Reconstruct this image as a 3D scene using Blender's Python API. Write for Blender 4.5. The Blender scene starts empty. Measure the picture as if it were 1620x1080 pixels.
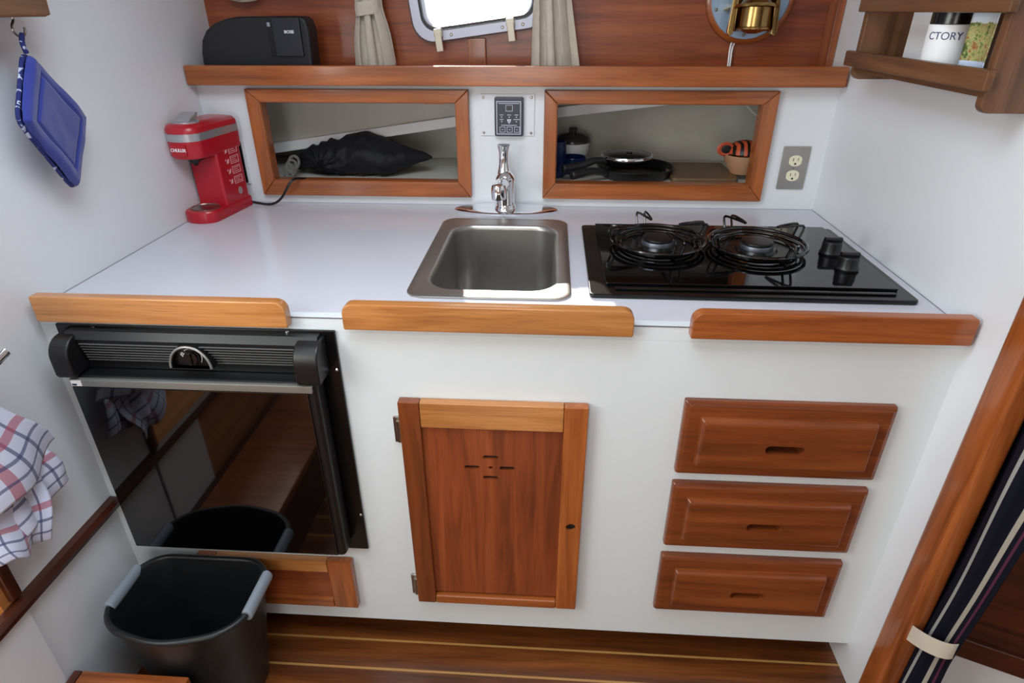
import bpy, bmesh, math, random
from mathutils import Vector, Matrix, noise
random.seed(7)
PI = math.pi
SC = bpy.context.scene
COL = SC.collection
sin, cos = math.sin, math.cos

# ------------------------------------------------------------------ materials
def lin(c):
    def f(v):
        v /= 255.0
        return v / 12.92 if v <= 0.04045 else ((v + 0.055) / 1.055) ** 2.4
    return (f(c[0]), f(c[1]), f(c[2]), 1.0)

class NT:
    def __init__(s, name):
        s.m = bpy.data.materials.new(name); s.m.use_nodes = True
        s.t = s.m.node_tree; s.t.nodes.clear()
        s.out = s.n('ShaderNodeOutputMaterial')
        s.b = s.n('ShaderNodeBsdfPrincipled')
        s.l(s.b.outputs[0], s.out.inputs[0])
    def n(s, t, **k):
        x = s.t.nodes.new(t)
        for a, v in k.items(): setattr(x, a, v)
        return x
    def l(s, a, b): s.t.links.new(a, b)
    def set(s, **k):
        for a, v in k.items(): s.b.inputs[a.replace('_', ' ')].default_value = v
    def coord(s, kind='Object', scale=(1, 1, 1), loc=(0, 0, 0)):
        tc = s.n('ShaderNodeTexCoord'); mp = s.n('ShaderNodeMapping')
        mp.inputs['Scale'].default_value = scale; mp.inputs['Location'].default_value = loc
        s.l(tc.outputs[kind], mp.inputs[0]); return mp.outputs[0]
    def noise(s, vec, scale, detail=4, rough=.55, dist=0):
        x = s.n('ShaderNodeTexNoise'); x.inputs['Scale'].default_value = scale
        x.inputs['Detail'].default_value = detail; x.inputs['Roughness'].default_value = rough
        x.inputs['Distortion'].default_value = dist
        s.l(vec, x.inputs['Vector']); return x.outputs['Fac']
    def ramp(s, fac, stops, interp='LINEAR'):
        r = s.n('ShaderNodeValToRGB'); e = r.color_ramp.elements; r.color_ramp.interpolation = interp
        while len(e) < len(stops): e.new(0.5)
        for i, (p, c) in enumerate(stops): e[i].position = p; e[i].color = c
        s.l(fac, r.inputs[0]); return r.outputs[0]
    def math(s, op, a, b=0.0):
        x = s.n('ShaderNodeMath', operation=op)
        for i, v in enumerate((a, b)):
            if isinstance(v, (int, float)): x.inputs[i].default_value = v
            else: s.l(v, x.inputs[i])
        return x.outputs[0]
    def mix(s, fac, a, b, mode='MIX'):
        x = s.n('ShaderNodeMix', data_type='RGBA', blend_type=mode)
        for sock, v in ((x.inputs[0], fac), (x.inputs[6], a), (x.inputs[7], b)):
            if isinstance(v, (int, float, tuple)): sock.default_value = v
            else: s.l(v, sock)
        return x.outputs[2]
    def bump(s, h, strength=.2, dist=.001):
        x = s.n('ShaderNodeBump'); x.inputs['Strength'].default_value = strength
        x.inputs['Distance'].default_value = dist
        s.l(h, x.inputs['Height']); s.l(x.outputs[0], s.b.inputs['Normal'])

def plain(name, c, rough=.5, metal=0.0, var=.04, vscale=9, bump=0.0, bscale=200, **k):
    t = NT(name); v = t.coord()
    n = t.noise(v, vscale, 3)
    a = lin(c); lo = tuple(x * (1 - var) for x in a[:3]) + (1,); hi = tuple(min(1, x * (1 + var)) for x in a[:3]) + (1,)
    t.l(t.ramp(n, [(.3, lo), (.7, hi)]), t.b.inputs['Base Color'])
    t.set(Roughness=rough, Metallic=metal, **k)
    if bump: t.bump(t.noise(v, bscale, 4), bump, .001)
    return t.m

def wood(name, dark, mid, light, axis='X', rough=.3, coat=.35, fig=1.0):
    t = NT(name)
    i = 'XYZ'.index(axis)
    sc = [34.0, 34.0, 34.0]; sc[i] = 2.2
    sc2 = [420.0] * 3; sc2[i] = 14.0
    oi = t.n('ShaderNodeObjectInfo')
    tc = t.n('ShaderNodeTexCoord')
    off = t.n('ShaderNodeVectorMath', operation='SCALE'); off.inputs[0].default_value = (7.3, 3.1, 5.7)
    t.l(oi.outputs['Random'], off.inputs['Scale'])
    add = t.n('ShaderNodeVectorMath', operation='ADD'); t.l(tc.outputs['Object'], add.inputs[0]); t.l(off.outputs[0], add.inputs[1])
    def mp(s):
        m = t.n('ShaderNodeMapping'); m.inputs['Scale'].default_value = s; t.l(add.outputs[0], m.inputs[0]); return m.outputs[0]
    g = t.noise(mp(sc), 1.0, 5, .55, .9 * fig)
    f = t.noise(mp(sc2), 1.0, 3, .6)
    blot = t.noise(mp((2.2, 2.2, 2.2)), 1.0, 2)
    col = t.ramp(g, [(.30, lin(dark)), (.5, lin(mid)), (.72, lin(light))])
    pores = t.ramp(f, [(.32, (.70, .67, .64, 1)), (.48, (1, 1, 1, 1))])
    col = t.mix(.75, col, pores, 'MULTIPLY')
    bl = t.ramp(blot, [(.3, (.82, .80, .78, 1)), (.7, (1.08, 1.06, 1.04, 1))])
    col = t.mix(.8, col, bl, 'MULTIPLY')
    t.l(col, t.b.inputs['Base Color'])
    t.set(Roughness=rough, Coat_Weight=coat, Coat_Roughness=.12)
    t.bump(f, .06, .0006)
    return t.m

TK = ((122, 60, 24), (158, 85, 37), (182, 104, 50))          # varnished teak
TL = ((162, 102, 52), (190, 126, 68), (210, 148, 88))       # pale teak planks; on edge rails the brighter light is painted in
TR = ((106, 48, 22), (140, 67, 31), (162, 86, 44))          # red brown plywood
def w3(n, c, **k): return {a: wood('%s_%s' % (n, a), *c, axis=a, **k) for a in 'XYZ'}
M_TK = w3('varnished_teak', TK); M_TL = w3('pale_lit_teak', TL, coat=.6, rough=.25); M_TR = w3('red_plywood', TR, rough=.38, coat=.2)
M_RK = w3('brown_rack_teak', ((84, 54, 33), (108, 72, 46), (124, 86, 56)), rough=.4, coat=.15)
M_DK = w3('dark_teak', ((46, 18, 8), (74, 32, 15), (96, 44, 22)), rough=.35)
M_DR = w3('drawer_teak', ((98, 47, 20), (126, 62, 27), (144, 76, 35)))

M_WALL = plain('white_laminate', (226, 228, 231), .32, var=.012, vscale=3)
M_FACE = plain('cream_white_laminate', (222, 228, 230), .38, var=.012, vscale=3)
M_CTR = plain('counter_laminate', (208, 208, 216), .17, var=.012, vscale=3)
M_HULL = plain('painted_hull', (206, 203, 192), .6, var=.06, vscale=7, bump=.15, bscale=60)
M_BLK = plain('black_plastic', (16, 16, 18), .38, var=.1)
M_BLKS = plain('satin_black', (9, 9, 10), .24, var=.1)
M_MIR = plain('gloss_black_panel', (4, 4, 5), .04, var=.1, IOR=1.75)
M_GREYS = plain('grey_strip', (150, 150, 144), .36, metal=.6)
M_LOUV = plain('louvre_grey', (104, 104, 104), .34)
M_CHROME = plain('chrome', (236, 238, 242), .06, metal=1.0, var=.01)
M_STEEL = plain('brushed_steel', (172, 169, 164), .36, metal=.92, var=.04, vscale=40)
M_ALU = plain('aluminium', (168, 170, 184), .42, metal=.8, var=.02)
M_BRASS = plain('aged_brass', (176, 146, 92), .24, metal=1.0, var=.18, vscale=26)
M_PEWT = plain('pewter', (150, 142, 132), .28, metal=1.0, var=.15, vscale=80)
M_RED = plain('red_plastic', (176, 16, 36), .30, var=.03, Coat_Weight=.2)
M_SILV = plain('silver_plastic', (186, 186, 190), .28, metal=.7)
M_WHT = plain('white_paint', (240, 240, 240), .5, var=.01)
M_IVORY = plain('ivory_plastic', (232, 226, 196), .35, var=.02)
M_CLIP = plain('cream_clip', (222, 212, 190), .4, var=.03)
M_DARK = plain('dark_void', (6, 5, 5), .7)
M_GREY = plain('grey_rubber', (134, 144, 154), .55, var=.05)
M_NAVY = plain('navy_ceramic', (20, 32, 74), .22, var=.08)
M_BAG = plain('black_nylon', (21, 21, 27), .68, var=.15, bump=.25, bscale=90, Specular_IOR_Level=.3)
M_BLUE = plain('blue_cotton', (36, 52, 140), .85, var=.09, vscale=20, bump=.3, bscale=900, Sheen_Weight=.3)
M_SPK = plain('speaker_black', (11, 13, 20), .5, var=.08, bump=.12, bscale=1200)
M_RUB = plain('bin_plastic', (24, 25, 27), .42, var=.2, vscale=30, bump=.08, bscale=400)
M_PAN = plain('nonstick_black', (10, 10, 11), .34)
M_DISP = plain('slate_display', (52, 52, 66), .35)
M_DISPD = plain('dark_display', (22, 23, 34), .2)
M_ROPE = plain('grey_cord', (104, 102, 98), .8, var=.25, vscale=120)
M_BOARD = plain('chopping_board', (112, 84, 58), .5, var=.14, vscale=14)
M_BOWL = plain('tan_bowl', (186, 142, 108), .4, var=.06)
M_STRAP = plain('canvas_strap', (206, 196, 178), .85, var=.05, bump=.3, bscale=700)
M_BURN = plain('burner_alloy', (120, 124, 134), .4, metal=.8, var=.1)
M_GLASSTOP = plain('black_glass', (5, 5, 6), .05, var=.05, IOR=1.6)
M_ENAM = plain('enamel_wire', (8, 8, 9), .16, Coat_Weight=.5)
M_MIRP = plain('sky_tinted_steel', (160, 188, 216), .30, metal=.45)  # blue of the reflected sky is mixed into the steel colour

def mat_floor():
    t = NT('teak_and_holly_floor')
    v = t.coord(scale=(1.5, 22, 22)); g = t.noise(v, 1, 5, .55, .8)
    f = t.noise(t.coord(scale=(10, 230, 230)), 1, 3)
    col = t.ramp(g, [(.3, lin((66, 33, 13))), (.5, lin((108, 58, 24))), (.72, lin((140, 82, 36)))])
    col = t.mix(.7, col, t.ramp(f, [(.32, (.6, .56, .52, 1)), (.5, (1, 1, 1, 1))]), 'MULTIPLY')
    tc = t.n('ShaderNodeTexCoord'); sp = t.n('ShaderNodeSeparateXYZ'); t.l(tc.outputs['Object'], sp.inputs[0])
    fr = t.math('FRACT', t.math('DIVIDE', t.math('ADD', sp.outputs[1], 9.9660), .0755))
    st = t.math('LESS_THAN', fr, .075)
    col = t.mix(st, col, lin((176, 132, 74)))
    t.l(col, t.b.inputs['Base Color']); t.set(Roughness=.3, Coat_Weight=.4, Coat_Roughness=.14)
    return t.m
M_FLOOR = mat_floor()

def mat_cloth(name, c, sc=900, var=.08):
    t = NT(name); v = t.coord()
    n = t.noise(v, 40, 4); a = lin(c)
    col = t.ramp(n, [(.3, tuple(x * (1 - var) for x in a[:3]) + (1,)), (.7, tuple(min(1, x * (1 + var)) for x in a[:3]) + (1,))])
    t.l(col, t.b.inputs['Base Color']); t.set(Roughness=.9, Sheen_Weight=.2)
    t.bump(t.noise(v, sc, 2), .3, .0008)
    return t.m
M_CURT = mat_cloth('linen_curtain', (196, 186, 170))

def uvsplit(t):
    tc = t.n('ShaderNodeTexCoord'); sp = t.n('ShaderNodeSeparateXYZ'); t.l(tc.outputs['UV'], sp.inputs[0])
    return sp.outputs[0], sp.outputs[1]
def bandmask(t, s, lo, hi):
    return t.math('MULTIPLY', t.math('GREATER_THAN', s, lo), t.math('LESS_THAN', s, hi))

def mat_stripes(name, base, stripes):
    t = NT(name); u, v = uvsplit(t)
    col = lin(base)
    for lo, hi, c in stripes: col = t.mix(bandmask(t, u, lo, hi), col, lin(c))
    vv = t.coord(); n = t.noise(vv, 700, 2)
    t.l(col, t.b.inputs['Base Color']); t.set(Roughness=.9, Specular_IOR_Level=.25)
    t.bump(n, .3, .0008)
    return t.m
M_NAVYC = mat_stripes('navy_striped_canvas', (8, 9, 27), [(.68, .708, (158, 158, 152)), (.868, .905, (164, 156, 142)), (.935, .955, (88, 40, 62))])

def mat_towel():
    t = NT('checked_towel'); u, v = uvsplit(t)
    col = lin((216, 219, 240))
    for s in (u, v):
        for lo, hi in ((.16, .185), (.30, .325), (.72, .75), (.86, .885)):
            m = t.math('MULTIPLY', bandmask(t, s, lo, hi), .75)
            col = t.mix(m, col, lin((62, 66, 116)))
        for lo, hi in ((.55, .62),):
            col = t.mix(t.math('MULTIPLY', bandmask(t, s, lo, hi), .7), col, lin((176, 66, 84)))
    n = t.noise(t.coord(), 800, 2)
    t.l(col, t.b.inputs['Base Color']); t.set(Roughness=.9, Sheen_Weight=.15); t.bump(n, .35, .001)
    return t.m
M_TOWEL = mat_towel()

def mat_tiger():
    t = NT('tiger_striped_glaze'); w = t.n('ShaderNodeTexWave', bands_direction='X')
    w.inputs['Scale'].default_value = 17; w.inputs['Distortion'].default_value = 3.5; w.inputs['Detail'].default_value = 1
    t.l(t.coord(), w.inputs[0])
    t.l(t.ramp(w.outputs['Fac'], [(.42, lin((20, 10, 8))), (.5, lin((196, 84, 46)))]), t.b.inputs['Base Color'])
    t.set(Roughness=.45); return t.m
M_TIGER = mat_tiger()

def mat_print():
    t = NT('navy_print'); n = t.noise(t.coord(), 80, 2, .4, 1.0)
    t.l(t.ramp(n, [(.60, lin((28, 38, 104))), (.64, lin((190, 196, 220)))]), t.b.inputs['Base Color'])
    t.set(Roughness=.85); return t.m
M_PRINT = mat_print()

def mat_brochure():
    t = NT('brochure_photo'); tc = t.n('ShaderNodeTexCoord'); sp = t.n('ShaderNodeSeparateXYZ'); t.l(tc.outputs['Generated'], sp.inputs[0])
    n = t.noise(t.coord(scale=(1, 1, 1)), 90, 5, .7)
    foliage = t.ramp(n, [(.38, lin((70, 92, 44))), (.5, lin((176, 176, 110))), (.6, lin((150, 92, 60)))])
    z = t.math('ADD', sp.outputs[2], t.math('MULTIPLY', t.math('SUBTRACT', n, .5), .12))
    sky = t.ramp(sp.outputs[2], [(.55, lin((226, 234, 240))), (.9, lin((150, 190, 226)))])
    col = t.mix(t.math('GREATER_THAN', z, .58), foliage, sky)
    col = t.mix(t.math('LESS_THAN', sp.outputs[2], .22), col, lin((196, 208, 232)))
    t.l(col, t.b.inputs['Base Color']); t.set(Roughness=.15, Coat_Weight=.5); return t.m
M_BROCH = mat_brochure()

def mat_pane(name, tint=(1, 1, 1, 1), gl=.06):
    t = NT(name); t.t.nodes.remove(t.b)
    a = t.n('ShaderNodeBsdfTransparent'); a.inputs[0].default_value = tint
    g = t.n('ShaderNodeBsdfGlossy'); g.inputs['Roughness'].default_value = .03
    m = t.n('ShaderNodeMixShader'); m.inputs[0].default_value = gl
    t.l(a.outputs[0], m.inputs[1]); t.l(g.outputs[0], m.inputs[2]); t.l(m.outputs[0], t.out.inputs[0]); return t.m
M_PANE = mat_pane('window_glass'); M_LIDG = mat_pane('lid_glass', (.55, .57, .6, 1), .16)

# ------------------------------------------------------------------ geometry helpers
def B(): return bmesh.new()
def merge(dst, src, mat=None):
    me = bpy.data.meshes.new('tmp')
    if mat is not None: src.transform(mat)
    src.to_mesh(me); dst.from_mesh(me); bpy.data.meshes.remove(me); src.free()
def bevel(bm, r, seg=2, edges=None):
    if r > 0:
        bmesh.ops.bevel(bm, geom=edges or bm.edges[:], offset=r, segments=seg, affect='EDGES', profile=.5, clamp_overlap=True)
def box(bm, x0, x1, y0, y1, z0, z1, bev=0, seg=2, mat=None):
    b = B()
    m = Matrix.Translation(((x0 + x1) / 2, (y0 + y1) / 2, (z0 + z1) / 2)) @ Matrix.Diagonal((x1 - x0, y1 - y0, z1 - z0, 1))
    bmesh.ops.create_cube(b, size=1, matrix=m)
    bevel(b, bev, seg); merge(bm, b, mat); return bm
def P3(axis, a, p):
    return {'y': (p[0], a, p[1]), 'x': (a, p[0], p[1]), 'z': (p[0], p[1], a)}[axis]
def prism(bm, pts, axis, a0, a1, bev=0, seg=2, mat=None):
    b = B()
    v0 = [b.verts.new(P3(axis, a0, p)) for p in pts]; v1 = [b.verts.new(P3(axis, a1, p)) for p in pts]
    n = len(pts)
    b.faces.new(v0); b.faces.new(v1[::-1])
    for i in range(n): b.faces.new((v0[i], v1[i], v1[(i + 1) % n], v0[(i + 1) % n]))
    bmesh.ops.recalc_face_normals(b, faces=b.faces[:])
    if bev:
        es = [e for e in b.edges if all(len(f.verts) == n for f in e.link_faces[:1]) or any(len(f.verts) == n for f in e.link_faces)]
        bevel(b, bev, seg, es)
    merge(bm, b, mat); return bm
def rrect(x0, x1, y0, y1, r, n=6):
    if not isinstance(r, (tuple, list)): r = (r,) * 4
    o = []
    for (cx, cy, a, q) in ((x1 - r[0], y1 - r[0], 0, r[0]), (x0 + r[1], y1 - r[1], 90, r[1]), (x0 + r[2], y0 + r[2], 180, r[2]), (x1 - r[3], y0 + r[3], 270, r[3])):
        for k in range(n + 1):
            t = math.radians(a + 90 * k / n); o.append((cx + q * cos(t), cy + q * sin(t)))
    return o
def frame_of(d):
    d = Vector(d).normalized(); u = Vector((0, 0, 1)) if abs(d.z) < .9 else Vector((1, 0, 0))
    a = d.cross(u).normalized(); return a, d.cross(a).normalized(), d
def cyl(bm, p0, p1, r0, r1=None, n=24, bev=0):
    r1 = r0 if r1 is None else r1
    p0, p1 = Vector(p0), Vector(p1); a, c, d = frame_of(p1 - p0)
    b = B(); R = []
    for p, r in ((p0, r0), (p1, r1)):
        R.append([b.verts.new(p + r * (cos(2 * PI * k / n) * a + sin(2 * PI * k / n) * c)) for k in range(n)])
    f0 = b.faces.new(R[0]); f1 = b.faces.new(R[1][::-1])
    for k in range(n): b.faces.new((R[0][k], R[1][k], R[1][(k + 1) % n], R[0][(k + 1) % n]))
    bmesh.ops.recalc_face_normals(b, faces=b.faces[:])
    if bev: bevel(b, bev, 2, list(f0.edges) + list(f1.edges))
    merge(bm, b); return bm
def tube(bm, pts, r, n=8, closed=False, smooth=0):
    pts = [Vector(p) for p in pts]
    for _ in range(smooth):
        q = []
        m = len(pts)
        for i in range(m if closed else m - 1):
            a, c = pts[i], pts[(i + 1) % m]
            q += [a * .75 + c * .25, a * .25 + c * .75]
        pts = q if closed else [pts[0]] + q + [pts[-1]]
    m = len(pts); rr = r if callable(r) else (lambda t: r)
    b = B(); rings = []; ref = None
    for i, p in enumerate(pts):
        if closed: d = pts[(i + 1) % m] - pts[i - 1]
        else: d = pts[min(i + 1, m - 1)] - pts[max(i - 1, 0)]
        d.normalize()
        if ref is None: ref = frame_of(d)[0]
        a = (ref - d * ref.dot(d)).normalized(); ref = a; c = d.cross(a)
        q = rr(i / max(1, m - 1))
        rings.append([b.verts.new(p + q * (cos(2 * PI * k / n) * a + sin(2 * PI * k / n) * c)) for k in range(n)])
    for i in range(m if closed else m - 1):
        A, C = rings[i], rings[(i + 1) % m]
        for k in range(n): b.faces.new((A[k], C[k], C[(k + 1) % n], A[(k + 1) % n]))
    if not closed: b.faces.new(rings[0]); b.faces.new(rings[-1][::-1])
    merge(bm, b); return bm
def lathe(bm, prof, c, n=40, axis='z', sx=1, sy=1, mat=None):
    b = B(); c = Vector(c); rings = []
    for r, h in prof:
        if r < 1e-6: rings.append([b.verts.new((0, 0, h))])
        else: rings.append([b.verts.new((r * sx * cos(2 * PI * k / n), r * sy * sin(2 * PI * k / n), h)) for k in range(n)])
    for A, C in zip(rings, rings[1:]):
        for k in range(n):
            q = [A[k % len(A)], A[(k + 1) % len(A)], C[(k + 1) % len(C)], C[k % len(C)]]
            u = []
            for v in q:
                if v not in u: u.append(v)
            if len(u) > 2: b.faces.new(u)
    for ring, flag in ((rings[0], 1), (rings[-1], 0)):
        if len(ring) > 1: b.faces.new(ring if not flag else ring[::-1])
    rot = {'z': Matrix.Identity(4), 'y': Matrix.Rotation(PI / 2, 4, 'X'), 'x': Matrix.Rotation(PI / 2, 4, 'Y')}[axis]
    b.transform(Matrix.Translation(c) @ (mat or Matrix.Identity(4)) @ rot)
    merge(bm, b); return bm
def loops(bm, rings, cap0=False, cap1=False):
    b = B(); R = [[b.verts.new(p) for p in r] for r in rings]; n = len(rings[0])
    for A, C in zip(R, R[1:]):
        for k in range(n): b.faces.new((A[k], A[(k + 1) % n], C[(k + 1) % n], C[k]))
    if cap0: b.faces.new(R[0])
    if cap1: b.faces.new(R[-1][::-1])
    merge(bm, b); return bm
def plate(bm, us, vs, holes, f, a0, a1):
    """solid plate on a grid of cells, some left open; f(u,v,a)->xyz"""
    b = B(); V = {}
    def g(i, j, a):
        if (i, j, a) not in V: V[(i, j, a)] = b.verts.new(f(us[i], vs[j], (a0, a1)[a]))
        return V[(i, j, a)]
    nu, nv = len(us) - 1, len(vs) - 1
    ok = lambda i, j: 0 <= i < nu and 0 <= j < nv and (i, j) not in holes
    for i in range(nu):
        for j in range(nv):
            if not ok(i, j): continue
            for a in (0, 1): b.faces.new((g(i, j, a), g(i + 1, j, a), g(i + 1, j + 1, a), g(i, j + 1, a)))
            for (di, dj, e) in ((-1, 0, ((i, j), (i, j + 1))), (1, 0, ((i + 1, j), (i + 1, j + 1))), (0, -1, ((i, j), (i + 1, j))), (0, 1, ((i, j + 1), (i + 1, j + 1)))):
                if not ok(i + di, j + dj):
                    (p, q), (r, s) = e
                    b.faces.new((g(p, q, 0), g(r, s, 0), g(r, s, 1), g(p, q, 1)))
    merge(bm, b); return bm
def surf(fn, nu, nv):
    b = B(); uv = b.loops.layers.uv.new('UVMap')
    V = [[b.verts.new(fn(i / nu, j / nv)) for j in range(nv + 1)] for i in range(nu + 1)]
    for i in range(nu):
        for j in range(nv):
            fc = b.faces.new((V[i][j], V[i + 1][j], V[i + 1][j + 1], V[i][j + 1]))
            for lp, (a, c) in zip(fc.loops, ((i, j), (i + 1, j), (i + 1, j + 1), (i, j + 1))): lp[uv].uv = (a / nu, c / nv)
    return b

WM = {}
def link(o): COL.objects.link(o); return o
def obj(name, bm, m, parent=None, local=False, smooth=35, solid=0, cuts=(), subd=0):
    bmesh.ops.remove_doubles(bm, verts=bm.verts[:], dist=1e-6)
    bmesh.ops.recalc_face_normals(bm, faces=bm.faces[:])
    if parent is None:
        lo = [min(v.co[i] for v in bm.verts) for i in range(3)]; hi = [max(v.co[i] for v in bm.verts) for i in range(3)]
        org = Matrix.Translation(((lo[0] + hi[0]) / 2, (lo[1] + hi[1]) / 2, lo[2]))
    else: org = WM[parent.name]
    if not local: bm.transform(org.inverted())
    me = bpy.data.meshes.new(name); bm.to_mesh(me); bm.free()
    o = link(bpy.data.objects.new(name, me))
    if parent is None: o.matrix_world = org
    else: o.parent = parent
    WM[o.name] = org
    if cuts:
        cm = bpy.data.meshes.new('c'); cb = cuts[0]
        bmesh.ops.recalc_face_normals(cb, faces=cb.faces[:])
        if not local: cb.transform(org.inverted())
        cb.to_mesh(cm); cb.free(); co = bpy.data.objects.new('c', cm); COL.objects.link(co); co.parent = parent
        if parent is None: co.matrix_world = org
        md = o.modifiers.new('b', 'BOOLEAN'); md.object = co; md.solver = 'EXACT'; md.operation = 'DIFFERENCE'
        bpy.context.view_layer.update()
        dg = bpy.context.evaluated_depsgraph_get()
        nm = bpy.data.meshes.new_from_object(o.evaluated_get(dg))
        o.modifiers.clear(); o.data = nm; nm.name = name; bpy.data.meshes.remove(me); me = nm
        bpy.data.objects.remove(co); bpy.data.meshes.remove(cm)
    me.materials.clear(); me.materials.append(m)
    if smooth:
        me.shade_smooth(); me.set_sharp_from_angle(angle=math.radians(smooth))
        wn = o.modifiers.new('normals', 'WEIGHTED_NORMAL'); wn.weight = 50; wn.keep_sharp = True
    if solid:
        s = o.modifiers.new('thickness', 'SOLIDIFY'); s.thickness = solid; s.offset = 0
    if subd:
        s = o.modifiers.new('subd', 'SUBSURF'); s.levels = subd; s.render_levels = subd
    return o
def tag(o, label, cat, group=None):
    o['label'] = label; o['category'] = cat
    if group: o['group'] = group
    return o
def thing(name, label, cat, loc, rot=0, group=None, mat=None):
    o = link(bpy.data.objects.new(name, None)); o.empty_display_size = .03
    m = mat or (Matrix.Translation(loc) @ Matrix.Rotation(rot, 4, 'Z'))
    o.matrix_world = m; WM[o.name] = m
    return tag(o, label, cat, group)
def struct(o, label=None):
    o['kind'] = 'structure'
    if label: o['label'] = label
    return o
def text(name, s, size, m, parent, mat, ext=.0003, warp=None, local=False, sx=1.0, bold=0):
    cu = bpy.data.curves.new(name, 'FONT'); cu.body = s; cu.size = size; cu.extrude = ext; cu.align_x = 'CENTER'; cu.align_y = 'CENTER'; cu.offset = bold
    to = bpy.data.objects.new('t', cu); COL.objects.link(to); bpy.context.view_layer.update()
    me = bpy.data.meshes.new_from_object(to.evaluated_get(bpy.context.evaluated_depsgraph_get()))
    bpy.data.objects.remove(to)
    b = B(); b.from_mesh(me); bpy.data.meshes.remove(me)
    if sx != 1: b.transform(Matrix.Diagonal((sx, 1, 1, 1)))
    if warp:
        bmesh.ops.subdivide_edges(b, edges=b.edges[:], cuts=1)
        for v in b.verts: v.co = warp(v.co)
    else: b.transform(m)
    return obj(name, b, mat, parent, local=local, smooth=0)
# plane facing the camera (-y): text x->world x, y->world z
def TF(x, y, z, rz=0): return Matrix.Translation((x, y, z)) @ Matrix.Rotation(rz, 4, 'Z') @ Matrix.Rotation(PI / 2, 4, 'X')

# ------------------------------------------------------------------ camera
LW, RW, BK, CZ = -.952, .7245, .7387, .903
R = [[0.998097100182067, 0.06161032357752328, -0.002519253227005576], [0.026981079857345023, -0.4731053443820699, -0.8805926154850804], [-0.05544546814556148, 0.878848963784902, -0.4738673853688642]]
cam = bpy.data.cameras.new('camera'); cam.sensor_width = 36; cam.sensor_fit = 'HORIZONTAL'; cam.lens = 973.178 / 1620 * 36; cam.clip_start = .02
co = link(bpy.data.objects.new('camera', cam))
co.matrix_world = Matrix(((R[0][0], -R[1][0], -R[2][0], 0), (R[0][1], -R[1][1], -R[2][1], -.98), (R[0][2], -R[1][2], -R[2][2], 1.391), (0, 0, 0, 1)))
SC.camera = co

# ------------------------------------------------------------------ setting
struct(obj('floor', box(B(), -1.3, 2.1, -3.2, .3, -.03, 0), M_FLOOR))['label'] = 'brown teak floor with pale inlaid strips'
o = SC.objects['floor']; d = o.location.copy(); o.data.transform(Matrix.Translation(d)); o.location = (0, 0, 0)
struct(obj('wall_left', box(B(), LW - .03, LW, -.265, 1.25, 0, 1.95), M_WALL), 'white laminate bulkhead on the left')
bm = B()
prism(bm, [(-.085, 0), (1.25, 0), (1.25, 1.95), (-.085, 1.95)], 'x', RW, RW + .03)
struct(obj('wall_right', bm, M_WALL), 'white laminate bulkhead on the right')
# backsplash with two openings
OPL, OPR = (-.779, -.255), (.013, .536)
bm = plate(B(), [LW, OPL[0], OPL[1], OPR[0], OPR[1], RW], [CZ - .03, .970, 1.177, 1.222], {(1, 1), (3, 1)}, lambda u, v, a: (u, a, v), BK, BK + .016)
struct(obj('wall_backsplash', bm, M_WALL, smooth=0), 'white backsplash with two locker openings')
# the hull and lockers behind the backsplash
bm = box(B(), LW, RW, 1.12, 1.15, .90, 1.25)
prism(bm, [(LW, 1.000), (-.288, 1.096), (.017, 1.124), (RW, 1.205), (RW, 1.25), (LW, 1.25)], 'y', .935, 1.12)
box(bm, LW, RW, BK + .016, 1.15, .935, .955)
struct(obj('wall_hull', bm, M_HULL, smooth=0), 'painted hull side inside the lockers')
bm = B()
prism(bm, [(LW, .990), (-.288, 1.086), (.017, 1.114), (RW, 1.196), (RW, 1.226), (.017, 1.144), (-.288, 1.116), (LW, 1.020)], 'y', .915, .936, .003)
struct(obj('trim_1', bm, M_WHT), 'white stringer along the hull inside the lockers')
# cabin side panel above the shelf with the portlight hole
YP = .872
wa = math.atan2(.0347, .2727)
WC = Matrix.Translation((-.3186, YP - .02, 1.3138)) @ Matrix.Rotation(-wa, 4, 'Y')
def WIN(u, v, d): return WC @ Vector((u, d, v))
def wpoly(u0, u1, v0, v1, r, d, n=8): return [WIN(p[0], p[1], d) for p in rrect(u0, u1, v0, v1, r, n)]
bm = box(B(), LW, RW, YP, YP + .02, 1.225, 1.95)
cut = B(); loops(cut, [wpoly(-.03, .28, .026, .19, .045, -.05), wpoly(-.03, .28, .026, .19, .045, .12)], True, True)
struct(obj('wall_back', bm, M_TR['X'], cuts=(cut,), smooth=0), 'red brown plywood cabin side above the shelf')
struct(obj('trim_2', box(B(), -.233, -.185, YP - .012, YP, 1.235, 1.325, .003), M_TK['Z']), 'short teak batten under the portlight')
struct(obj('trim_3', box(B(), RW - .020, RW - .001, .816, YP - .0005, 1.2365, 1.949, .003), M_TK['Z']), 'teak corner post at the right end of the shelf')
# ceiling with an open hatch
bm = plate(B(), [-1.3, -.62, .10, 2.1], [-3.2, -.83, -.06, 1.25], {(1, 1)}, lambda u, v, a: (u, v, a), 1.95, 1.98)
struct(obj('ceiling', bm, M_WHT, smooth=0), 'white headliner with an open hatch')
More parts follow.
